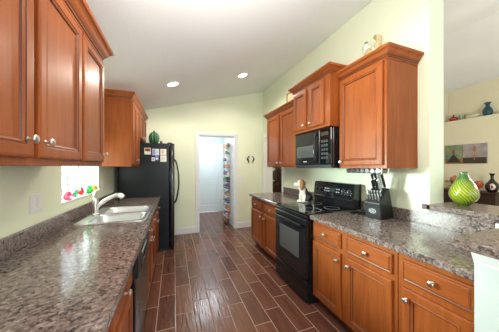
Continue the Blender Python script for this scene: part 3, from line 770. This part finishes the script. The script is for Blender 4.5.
# rack of jars under the near cabinet
r = root('spice_rack', 'wire rack fixed under the nearest right wall cabinet', 'rack', (1.74, 1.5, 1.39))
rk = NB()
for x in (1.70, 1.785): tube(rk, [(x, 1.275, 1.345), (x, 1.66, 1.345)], .003, 6)
for y in (1.275, 1.66):
    tube(rk, [(1.70, y, 1.389), (1.70, y, 1.345), (1.785, y, 1.345), (1.785, y, 1.389)], .003, 6)
obj('wire_frame', rk, CHROME, r)
cols = [(.30, .20, .14), (.36, .24, .14), (.22, .13, .10), (.28, .22, .16), (.10, .08, .09), (.34, .26, .20), (.42, .40, .38)]
wh = ['near end, first jar', 'second jar from the near end', 'third jar from the near end', 'middle jar', 'third jar from the far end', 'second jar from the far end', 'far end jar']
for k in range(7):
    y = 1.302+k*.054
    j = root('spice_jar', 'glass spice jar lying in the under cabinet rack, '+wh[k], 'jar', (1.70, y, 1.371), 'spice jars under the cabinet')
    obj('jar', lathe(NB(), [(.020, .005), (.0215, .01), (.0215, .08), (.015, .088)], (1.70, y, 1.367), 16, 'X'), flat('spice', cols[k], .15), j, True)
    obj('lid', lathe(NB(), [(.010, -.012), (.020, -.012), (.0215, -.009), (.0215, .004)], (1.70, y, 1.367), 16, 'X'), CHROME, j, True)

# knife block and knives
KB = (1.862, 1.425, .9142); rzk = math.radians(93); KS = 1.18
r = root('knife_block', 'black slanted knife block on the worktop below the nearest cabinet', 'knife block', KB, None, rzk); r.scale = (KS, KS, KS)
bm = NB(); HW = .066
prism(bm, [(-HW, -.092, 0), (-HW, .070, 0), (-HW, .084, .125), (-HW, .004, .232), (-HW, -.028, .245)], (2*HW, 0, 0)); bmesh.ops.bevel(bm, geom=bm.edges[:], offset=.004, segments=1, affect='EDGES')
obj('block', bm, BLACKP, r, local=True)
def emb(bm, y0, ry, rz_):
    for v in bm.verts: v.co = Vector((v.co.y*ry, y0+v.co.x+(v.co.z*rz_)*.112, v.co.z*rz_+.060))
    return bm
SIL = flat('emblem_silver', (.50, .52, .54), .35)
e1 = obj('emblem', emb(lathe(NB(), [(.001, 0), (.030, 0), (.030, .002), (.001, .002)], (0, 0, 0), 28, 'X'), .0768, 1.0, .62), SIL, r, local=True)
e2 = obj('emblem_centre', emb(lathe(NB(), [(.001, 0), (.025, 0), (.025, .003), (.001, .003)], (0, 0, 0), 28, 'X'), .0768, 1.0, .52), BLACKP, e1, local=True)
em = NB()
for q in range(5): box(em, -.017+q*.0075, -.012+q*.0075, .0765, .0806, .055, .065)
obj('emblem_lettering', em, SIL, e1, local=True)
Mb = Matrix.Translation(KB) @ Matrix.Rotation(rzk, 4, 'Z') @ Matrix.Diagonal((KS, KS, KS, 1))
hdir = Vector((0, .36, .93)).normalized()
def knife(label, p, length, rad, mh, group):
    a = Mb @ Vector(p); dv = (Mb.to_3x3() @ hdir).normalized()
    k = root('knife', label, 'knife', a, group)
    obj('handle', tube(NB(), [a+dv*.004, a+dv*length*.3, a+dv*length*.75, a+dv*length], [rad*.8, rad, rad*.92, rad*1.12], 10), mh, k, True)
    obj('end_cap', tube(NB(), [a+dv*(length+.0002), a+dv*(length+.006)], [rad*1.12, rad*.9], 10), CHROME, k, True)
    obj('bolster', tube(NB(), [a, a+dv*.004], [rad, rad], 10), CHROME, k, True)
zs = lambda y: .125+(.084-y)/.080*.107+.004
big = [(-.042, -.012, .135, .0125, BLACKP), (-.014, -.012, .150, .0125, STEEL), (.014, -.012, .145, .012, BLACKP), (.042, -.012, .130, .012, BLACKP), (-.028, .014, .115, .011, STEEL), (.0, .014, .120, .011, BLACKP), (.028, .014, .11, .011, BLACKP)]
bn = ['back row, nearest the viewer', 'back row, second from the viewer', 'back row, third from the viewer', 'back row, farthest from the viewer', 'front row, nearest the viewer', 'front row, middle', 'front row, farthest from the viewer']
for (dx, dy, ln, rd, mm), nm in zip(big, bn):
    z = zs(dy) if dy > .004 else .250
    knife('%s handled kitchen knife in the block, %s' % ('steel' if mm is STEEL else 'black', nm), (dx, dy, z), ln, rd, mm, 'kitchen knives in the block')
for i in range(5):
    for j in range(2):
        dx = -.048+i*.024; dy = .044+j*.024
        knife('short steel steak knife in the %s row of the block, %s' % (('upper', 'lower')[j], ('nearest the viewer', 'second from the viewer', 'middle one', 'second from the range', 'nearest the range')[i]), (dx, dy, zs(dy)), .048, .0082, STEEL, 'steak knives in the block')

# black spoon rest by the range
r = root('spoon_rest', 'flat black spoon rest lying on the worktop beside the range', 'spoon rest', (1.87, 1.60, .9142))
bm = NB(); lathe(bm, [(.004, .003), (.045, .003), (.062, .012), (.066, .022), (.070, .022), (.066, .006), (.050, 0), (.004, 0)], (1.90, 1.585, .9145), 24)
obj('dish', bm, BLACK, r, True)
obj('handle', tube(NB(), arc([(1.845, 1.60, .928), (1.79, 1.625, .930), (1.74, 1.645, .924)]), [.012]*12+[.014], 8), BLACK, r, True)

# dog figurine
def blob_mesh(parts, voxel):
    b = NB()
    for c, rr, M in parts: ball(b, c, rr, 16, 0, M)
    me = bpy.data.meshes.new('tmp'); b.to_mesh(me); b.free()
    o = bpy.data.objects.new('tmp', me); C.objects.link(o)
    m = o.modifiers.new('r', 'REMESH'); m.mode = 'VOXEL'; m.voxel_size = voxel
    s = o.modifiers.new('s', 'SMOOTH'); s.factor = .5; s.iterations = 4
    dg = bpy.context.evaluated_depsgraph_get(); dg.update(); ev = o.evaluated_get(dg)
    m2 = bpy.data.meshes.new_from_object(ev); bpy.data.objects.remove(o)
    out = bmesh.new(); out.from_mesh(m2); return out
DP = (1.675, 2.365, .9225)
r = root('dog_figurine', 'sitting white, tan and black hound figurine at the back of the range', 'figurine', DP, None, math.radians(54)); r.scale = (1.25, 1.25, 1.28)
# local: dog looks along +y (left in the picture) and slightly to the room
I = None
parts = [((0, -.03, .055), (.052, .062, .056), I), ((0, .005, .10), (.042, .046, .065), I), ((0, .022, .15), (.036, .038, .048), I),
         ((0, .032, .198), (.045, .050, .043), I), ((0, .080, .184), (.025, .040, .024), I)]
for s in (-1, 1):
    parts += [((s*.022, .042, .055), (.014, .015, .058), I), ((s*.024, .056, .010), (.015, .024, .011), I), ((s*.036, -.020, .032), (.020, .040, .032), I), ((s*.038, .016, .010), (.014, .026, .011), I)]
bm = blob_mesh(parts, .006)
DW = mat('dog_white', (.80, .76, .68), .35)
sp_ = nn(DW, 'ShaderNodeSeparateXYZ'); tc = nn(DW, 'ShaderNodeTexCoord'); lk(DW, tc.outputs['Object'], sp_.inputs[0])
nz_ = nn(DW, 'ShaderNodeTexNoise'); nz_.inputs['Scale'].default_value = 30; lk(DW, tc.outputs['Object'], nz_.inputs['Vector'])
j_ = math_(DW, 'MULTIPLY', math_(DW, 'SUBTRACT', nz_.outputs[0], .5), .03)
blk = math_(DW, 'GREATER_THAN', math_(DW, 'ADD', math_(DW, 'MULTIPLY', sp_.outputs[1], -1.0), j_), .012)
blk = math_(DW, 'MULTIPLY', blk, math_(DW, 'GREATER_THAN', sp_.outputs[2], .015))
tan = math_(DW, 'MULTIPLY', math_(DW, 'GREATER_THAN', math_(DW, 'ADD', sp_.outputs[2], j_), .15), math_(DW, 'LESS_THAN', math_(DW, 'ADD', sp_.outputs[1], j_), .050))
m1 = nn(DW, 'ShaderNodeMix', data_type='RGBA'); lk(DW, blk, m1.inputs['Factor']); m1.inputs['A'].default_value = (.80, .76, .68, 1); m1.inputs['B'].default_value = (.02, .018, .016, 1)
m2_ = nn(DW, 'ShaderNodeMix', data_type='RGBA'); lk(DW, tan, m2_.inputs['Factor']); lk(DW, m1.outputs['Result'], m2_.inputs['A']); m2_.inputs['B'].default_value = (.36, .18, .07, 1)
lk(DW, m2_.outputs['Result'], DW.node_tree.nodes['Principled BSDF'].inputs['Base Color'])
obj('body', bm, DW, r, True, local=True)
TAN = flat('dog_tan', (.30, .14, .05), .4)
for s in (-1, 1):
    obj('ear', tube(NB(), arc([(s*.036, .024, .226), (s*.052, .018, .200), (s*.056, .022, .160), (s*.050, .030, .130)]), [.008]*4+[.014]*6+[.017]*6+[.012]*2+[.006], 10), TAN, r, True, local=True)
    obj('eye', ball(NB(), (s*.022, .076, .210), .006, 8), BLACKP, r, True, local=True)
obj('nose', ball(NB(), (0, .120, .190), (.010, .007, .007), 10), BLACKP, r, True, local=True)

# wall hangings on the far wall
def hang(label, x, c1, c2, flip):
    r = root('wall_hanging', label, 'wall decoration', (x, YF-.012, 1.50), 'little figures hung on the far wall')
    y = YF-.013
    obj('body', tube(NB(), arc([(x+flip*.012, y, 1.635), (x-flip*.014, y, 1.61), (x, y, 1.565), (x+flip*.012, y, 1.525), (x-flip*.006, y, 1.495)]), [.010]*6+[.018]*6+[.014]*6+[.008]*6+[.004], 8), flat('hanging_dark', c1, .4), r, True)
    obj('head', ball(NB(), (x+flip*.016, y, 1.645), (.02, .010, .016), 10), flat('hanging_head', c2, .4), r, True)
    obj('fin', ball(NB(), (x-flip*.022, y, 1.572), (.014, .005, .022), 8), flat('hanging_fin', c2, .4), r, True)
hang('dark brown seahorse shaped hanging, left of the pair on the far wall', 1.632, (.05, .05, .045), (.12, .09, .06), 1)
hang('blue green seahorse shaped hanging, right of the pair on the far wall', 1.758, (.05, .16, .20), (.25, .28, .16), -1)

# over-door rack in the hall
r = root('door_rack', 'white wire rack with many shelves hung on the open hall door', 'rack', (1.29, 5.0, .05))
rk = NB(); tiers = 11
for y in (4.785, 5.255): box(rk, 1.286, 1.292, y-.008, y+.008, .16, 2.055, .002)
obj('upright', rk, WHITEP, r)
for y in (4.785, 5.255): obj('hook', B(1.286, 1.345, y-.006, y+.006, 2.0555, 2.060), WHITEP, r)
TZ = [.18+k*.17 for k in range(tiers)]
for z in TZ: 
    b = NB(); box(b, 1.198, 1.286, 4.78, 5.26, z, z+.006)
    tube(b, [(1.286, 4.78, z+.055), (1.198, 4.78, z+.055), (1.198, 5.26, z+.055), (1.286, 5.26, z+.055)], .003, 5)
    obj('shelf', b, WHITEP, r)
PC = [('red', (.45, .05, .05)), ('navy', (.04, .06, .25)), ('yellow', (.62, .50, .05)), ('white', (.7, .7, .7)), ('green', (.06, .28, .10)), ('orange', (.60, .22, .04)), ('purple', (.20, .07, .30)), ('brown', (.17, .09, .05)), ('teal', (.05, .30, .32)), ('black', (.03, .03, .035)), ('pink', (.60, .22, .30))]
ordn = ['lowest', 'second lowest', 'third lowest', 'fourth lowest', 'fifth lowest', 'middle', 'fifth from the top', 'fourth from the top', 'third from the top', 'second from the top', 'top']
pm = [flat('packet_'+n, c, .45) for n, c in PC]
for k, z in enumerate(TZ):
    off = 0
    for j in range(4):
        ci = (k*4+j*3+(k*k) % 5) % len(PC)
        while ci in [(q) for q in (off if isinstance(off, list) else [])]: ci = (ci+1) % len(PC)
        off = (off if isinstance(off, list) else [])+[ci]
        h = .07+.05*random.random(); y = 4.845+j*.115
        if (k+j) % 3 == 0:
            o = obj('bottle', lathe(NB(), [(.03, 0), (.034, .006), (.034, h*.62), (.016, h*.8), (.014, h), (.002, h+.002)], (1.242, y, z+.0063), 12), pm[ci], None, True, loc=(1.242, y, z+.0063))
            nm = 'bottle'
        else:
            o = obj('packet', B(1.212, 1.272, y-.047, y+.047, z+.0063, z+.006+h, .004), pm[ci], None, loc=(1.242, y, z+.0063)); nm = 'packet'
        tag(o, '%s %s on the %s shelf of the hall door rack' % (PC[ci][0], nm, ordn[k]), nm, 'groceries in the hall door rack')
r = root('bag', 'lumpy brown bag on the hall floor under the door rack', 'bag', (1.22, 5.05, 0))
bm = blob_mesh([((0, 0, .06), (.055, .15, .06), None), ((.0, .07, .09), (.045, .07, .06), None), ((0, -.08, .075), (.045, .07, .055), None)], .012)
for v in bm.verts: v.co += Vector((1.215, 5.02, 0)); v.co.z = max(.001, v.co.z)
obj('sack', bm, flat('bag_brown', (.20, .12, .07), .8), r, True)
obj('handle', tube(NB(), arc([(1.215, 4.96, .10), (1.215, 5.0, .148), (1.215, 5.06, .155), (1.215, 5.10, .12)]), .006, 6), flat('bag_strap', (.08, .05, .03), .8), r, True)

# hutch in the room behind the side doorway
r = root('china_cabinet', 'tall dark china cabinet glimpsed through the side doorway', 'cabinet', (3.15, 5.95, 0))
obj('base', B(2.66, 3.66, 5.80, 6.20, 0, .85, .006), DARKWOOD, r)
bm = NB(); box(bm, 2.70, 3.62, 6.16, 6.20, .851, 2.08); 
for x in (2.70, 3.59): box(bm, x, x+.03, 5.86, 6.16, .851, 2.08)
for z in (.851, 1.25, 1.62, 2.05): box(bm, 2.73, 3.59, 5.86, 6.16, z, z+.03)
obj('hutch', bm, DARKWOOD, r)
for a in (2.72, 3.18):
    bm = NB()
    for q0, q1, z0, z1 in ((a, a+.05, .89, 2.04), (a+.37, a+.42, .89, 2.04), (a, a+.42, .89, .95), (a, a+.42, 1.98, 2.04)): box(bm, q0, q1, 5.835, 5.858, z0, z1)
    d = obj('glass_door', bm, DARKWOOD, r); obj('pane', B(a+.045, a+.375, 5.845, 5.850, .94, 1.99), PANE, d)
    obj('door_knob', ball(NB(), (a+(.395 if a < 3 else .025), 5.825, 1.35), .012, 10), NICKEL, d, True)
for a in (2.69, 3.17): obj('cupboard_door', B(a, a+.45, 5.782, 5.799, .08, .60, .004), DARKWOOD, r)
for a in (2.69, 3.17): obj('drawer', B(a, a+.45, 5.782, 5.799, .64, .82, .004), DARKWOOD, r)
k = 0
for x, z, nm in ((2.84, .882, 'lower'), (3.02, .882, 'lower'), (2.88, 1.282, 'middle'), (3.05, 1.282, 'middle'), (2.90, 1.652, 'upper')):
    o = obj('china_bowl', lathe(NB(), [(.03, 0), (.035, .008), (.065, .05), (.07, .085), (.064, .085), (.055, .045), (.004, .015)], (x, 6.0, z), 18), WHITEP, None, True, loc=(x, 6.0, z))
    tag(o, 'white china bowl on the %s shelf of the dark china cabinet, %s one' % (nm, 'left' if x < 2.95 and nm != 'upper' else ('only' if nm == 'upper' else 'right')), 'bowl', 'bowls in the china cabinet')

# ------------------------------------------------------------------ BAR AND LIVING ROOM
# green vase
VG = mat('green_yellow_mosaic_glass', (.4, .5, .02), .12, coat=.5)
tc = nn(VG, 'ShaderNodeTexCoord'); sp_ = nn(VG, 'ShaderNodeSeparateXYZ'); lk(VG, tc.outputs['Object'], sp_.inputs[0])
ang = math_(VG, 'ARCTAN2', sp_.outputs[1], sp_.outputs[0])
sw = math_(VG, 'ADD', math_(VG, 'MULTIPLY', ang, 22/(2*PI)), math_(VG, 'MULTIPLY', sp_.outputs[2], 34))
sn = math_(VG, 'SINE', math_(VG, 'MULTIPLY', sw, 2*PI))
hz = math_(VG, 'DIVIDE', sp_.outputs[2], .30)
basec = ramp(VG, hz, [(0.0, (.08, .15, .01)), (.2, (.27, .33, .01)), (.42, (.38, .41, .012)), (.58, (.26, .35, .012)), (.74, (.06, .17, .02)), (1.0, (.025, .11, .02))])
mxv = nn(VG, 'ShaderNodeMix', data_type='RGBA', blend_type='MULTIPLY'); mxv.inputs['Factor'].default_value = 1
lk(VG, basec, mxv.inputs['A']); lk(VG, ramp(VG, math_(VG, 'MULTIPLY_ADD', sn, .5, .5), [(.1, (.38, .52, .35)), (.5, (1, 1, 1))]), mxv.inputs['B'])
lk(VG, mxv.outputs['Result'], VG.node_tree.nodes['Principled BSDF'].inputs['Base Color'])
vn = nn(VG, 'ShaderNodeTexVoronoi'); vn.inputs['Scale'].default_value = 55; lk(VG, tc.outputs['Object'], vn.inputs['Vector'])
bump(VG, math_(VG, 'ADD', vn.outputs['Distance'], math_(VG, 'MULTIPLY', sn, .3)), .5, .006)
VX, VY = 2.235, .968
prof = [(r_*.80, h_*1.0) for r_, h_ in [(.040, 0), (.046, .004), (.066, .016), (.095, .040), (.111, .072), (.113, .095), (.106, .125), (.090, .158), (.068, .190), (.048, .216), (.035, .238), (.0305, .262), (.033, .272), (.028, .272), (.026, .262), (.027, .24), (.034, .222), (.05, .20), (.08, .17), (.1, .12), (.06, .02), (.004, .012)]]
tag(obj('vase', lathe(NB(), prof, (VX, VY, 1.0905), 40), VG, None, True, loc=(VX, VY, 1.0905)), 'round green and yellow swirled glass vase on the raised bar', 'vase')

# pictures on the living room wall
def art(label, y0, y1, sky, sky2, ground, fig, gz):
    r = root('canvas_picture', label, 'picture', (6.98, (y0+y1)/2, 1.49), 'dancer pictures on the living room wall')
    mS = mat('picture_sky', sky, .6)
    gp = nn(mS, 'ShaderNodeTexNoise'); gp.inputs['Scale'].default_value = 5; lk(mS, pos(mS), gp.inputs['Vector'])
    lk(mS, ramp(mS, gp.outputs[0], [(.35, sky), (.65, sky2)]), mS.node_tree.nodes['Principled BSDF'].inputs['Base Color'])
    obj('canvas', B(6.965, 6.998, y0, y1, 1.49, 1.98, .003), mS, r)
    obj('painted_ground', B(6.9635, 6.9648, y0+.002, y1-.002, 1.493, gz), flat('painted_ground', ground, .6), r)
    yc = (y0+y1)/2; pz = fig['z']; wd_ = fig['w']
    obj('painted_skirt', prism(NB(), [(6.9625, yc-wd_, pz), (6.9625, yc+wd_, pz), (6.9625, yc+.02, pz+fig['h']), (6.9625, yc-.02, pz+fig['h'])], (.0008, 0, 0)), flat('painted_skirt', fig['c'], .6), r)
    obj('painted_figure', prism(NB(), [(6.9625, yc-.018, pz+fig['h']), (6.9625, yc+.018, pz+fig['h']), (6.9625, yc+.028, pz+fig['h']+.10), (6.9625, yc, pz+fig['h']+.15), (6.9625, yc-.028, pz+fig['h']+.10)], (.0008, 0, 0)), flat('painted_skin', fig['s'], .6), r)
    if fig.get('legs'): obj('painted_legs', B(6.9625, 6.9633, yc-.012, yc+.012, pz-.14, pz), flat('painted_leg', fig['s'], .6), r)
art('left dancer picture with teal sky and wide dark skirt', 3.035, 3.40, (.09, .22, .19), (.30, .27, .13), (.24, .13, .035), {'z': 1.52, 'h': .20, 'w': .15, 'c': (.03, .018, .016), 's': (.20, .07, .05)}, 1.62)
art('right dancer picture with grey lilac sky and brown ground', 2.60, 3.03, (.28, .25, .26), (.42, .37, .35), (.055, .032, .018), {'z': 1.72, 'h': .07, 'w': .09, 'c': (.50, .24, .19), 's': (.36, .14, .10), 'legs': True}, 1.64)

# console
r = root('sideboard', 'dark brown wooden sideboard against the living room wall', 'sideboard', (6.72, 2.75, 0))
obj('body', B(6.50, 6.96, 2.30, 3.36, .08, .80, .006), DARKWOOD, r); obj('top', B(6.47, 6.98, 2.27, 3.39, .8005, .835, .006), DARKWOOD, r)
for y in (2.34, 3.30):
    for x in (6.53, 6.92): obj('leg', B(x-.025, x+.025, y-.02, y+.02, 0, .0795), DARKWOOD, r)
for a in (2.32, 2.67, 3.02):
    d = obj('door', rings_panel(facing(6.50, a, .11, -1), .32, .66, DOORR(.05), [0]*9), [DARKWOOD], r); obj('pull', ball(NB(), (6.468, a+.28, .45), .012, 8), NICKEL, d, True)
# vase with white oval face, red ornament, flowers
r = root('bottle_vase', 'black long necked vase with a pale oval motif on the sideboard', 'vase', (6.70, 2.42, .8352))
obj('body', lathe(NB(), [(.05, 0), (.075, .02), (.105, .08), (.11, .14), (.09, .20), (.05, .25), (.028, .30), (.024, .36), (.045, .41), (.055, .42), (.040, .418), (.01, .40)], (6.70, 2.42, .836), 26), flat('vase_black', (.018, .014, .016), .15), r, True)
obj('motif', ball(NB(), (6.70-.085, 2.42-.03, .836+.125), (.026, .055, .075), 14), flat('motif_white', (.70, .55, .52), .3), r, True)
obj('motif_centre', ball(NB(), (6.70-.104, 2.42-.035, .836+.125), (.012, .022, .035), 10), flat('motif_dark', (.2, .03, .05), .3), r, True)
r = root('red_bowl_ornament', 'red and orange glass ornament left of the black vase', 'ornament', (6.70, 2.64, .8352))
bm = NB(); lathe(bm, [(.03, 0), (.035, .01), (.012, .03), (.03, .06), (.07, .11), (.085, .17), (.07, .22), (.03, .24)], (6.70, 2.64, .836), 22); obj('globe', bm, colglass('red_orange_glass', (.65, .12, .05)), r, True)
r = root('flower_arrangement', 'low arrangement of orange and cream flowers with dark leaves on the sideboard', 'plant', (6.70, 3.04, .8352))
obj('bowl', lathe(NB(), [(.06, 0), (.07, .01), (.11, .06), (.12, .09), (.10, .09), (.06, .03), (.004, .02)], (6.70, 3.04, .836), 20), flat('bowl_dark', (.06, .03, .03), .3), r, True)
FC = [flat('petal_orange', (.55, .20, .05), .6), flat('petal_cream', (.62, .48, .30), .6), flat('petal_rose', (.45, .16, .14), .6)]; LF = flat('leaf_dark', (.04, .07, .025), .6)
random.seed(3)
for k in range(16):
    a = random.uniform(0, 2*PI); rr = random.uniform(.02, .20); p = Vector((6.70+.45*rr*math.cos(a), 3.04+rr*math.sin(a), .836+.12+random.uniform(.03, .24)*(1-rr*2)))
    b = NB()
    for q in range(6):
        an = q*PI/3; ball(b, p+Vector((.0, .022*math.cos(an), .022*math.sin(an))), (.012, .018, .018), 8)
    ball(b, p+Vector((-.01, 0, 0)), .014, 8); obj('flower', b, FC[k % 3], r, True)
b = NB()
for k in range(26):
    a = random.uniform(0, 2*PI); L = random.uniform(.14, .30); e = random.uniform(.15, 1.2)
    d = Vector((.5*math.cos(a)*math.cos(e), math.sin(a)*math.cos(e), math.sin(e))); o0 = Vector((6.70, 3.04, .90)); s = d.cross(Vector((1, 0, .2))).normalized()*.018
    v = [b.verts.new(q) for q in (o0, o0+d*L*.5+s, o0+d*L, o0+d*L*.5-s)]; b.faces.new(v)
bm_l = obj('leaves', b, LF, r); sm = bm_l.modifiers.new('thick', 'SOLIDIFY'); sm.thickness = .003

# ledge things
LZ = 2.6335
r = root('red_pot', 'small red lidded pot at the left of the high wall ledge', 'pot', (7.11, 3.285, LZ))
obj('body', lathe(NB(), [(.05, 0), (.075, .02), (.095, .06), (.09, .09), (.06, .105)], (7.11, 3.285, LZ+.0005), 22), flat('pot_red', (.40, .025, .03), .2), r, True)
obj('lid', lathe(NB(), [(.062, .106), (.055, .12), (.02, .13), (.014, .15), (.022, .17), (.004, .19)], (7.11, 3.285, LZ+.0005), 18), flat('lid_red', (.25, .02, .02), .3), r, True)
tag(obj('glass_jar', lathe(NB(), [(.05, 0), (.055, .005), (.06, .14), (.056, .14), (.05, .01), (.004, .008)], (7.11, 3.10, LZ+.0005), 20), CLEAR, None, True, loc=(7.11, 3.10, LZ+.0005)), 'clear glass tumbler next to the red pot on the high ledge', 'glass')
r = root('ceramic_dish', 'long cream ceramic dish lying on the high ledge between glass and blue vase', 'dish', (7.11, 2.90, LZ))
bm = NB(); lathe(bm, [(.04, 0), (.05, .004), (.085, .055), (.09, .075), (.082, .075), (.045, .015), (.004, .012)], (0, 0, 0), 26)
for v in bm.verts: v.co = Vector((7.11+v.co.x*.9, 2.90+v.co.y*1.55, LZ+.0005+v.co.z))
obj('dish', bm, flat('dish_cream', (.66, .60, .44), .3), r, True)
obj('handle', tube(NB(), arc([(7.11, 2.79, LZ+.06), (7.11, 2.762, LZ+.09), (7.11, 2.775, LZ+.05)]), .008, 8), flat('dish_cream_handle', (.60, .54, .40), .3), r, True)
TV = colglass('teal_glass', (.005, .06, .095)); TV.node_tree.nodes['Principled BSDF'].inputs['Transmission Weight'].default_value = .15
tag(obj('vase', lathe(NB(), [(r_*.76, h_*1.18) for r_, h_ in [(.06, 0), (.08, .012), (.112, .06), (.118, .105), (.095, .155), (.055, .195), (.046, .215), (.06, .25), (.085, .275), (.078, .277), (.05, .24), (.038, .21), (.06, .16), (.1, .1), (.06, .02), (.004, .015)]], (7.12, 2.645, LZ+.0005), 28), TV, None, True, loc=(7.12, 2.645, LZ+.0005)), 'teal blue glass vase with flared rim at the right of the high ledge', 'vase')

# shrub outside the sink window
random.seed(5)
b = NB()
for k in range(150):
    p = Vector((-2.3+random.gauss(0, .22), 5.6+random.gauss(0, .30), 1.15+random.gauss(0, .30)))
    d = Vector((random.uniform(-1, 1), random.uniform(-1, 1), random.uniform(-.4, 1))).normalized(); s = d.cross(Vector((.3, .5, .8))).normalized()*.035
    v = [b.verts.new(q) for q in (p, p+d*.06+s, p+d*.14, p+d*.06-s)]; b.faces.new(v)
r = root('shrub', 'pale leafy green shrub outside the sink window', 'shrub', (-2.3, 5.6, 0))
o = obj('foliage', b, flat('shrub_leaf', (.62, .74, .64), .6), r); o['kind'] = 'stuff'
b = NB()
for k in range(4): tube(b, arc([(-2.3, 5.6+k*.03, 0), (-2.3+.05*k, 5.5+k*.08, .6), (-2.35+.07*k, 5.3+k*.2, 1.2)]), .012, 6)
obj('stem', b, flat('shrub_stem', (.15, .10, .06), .8), r)
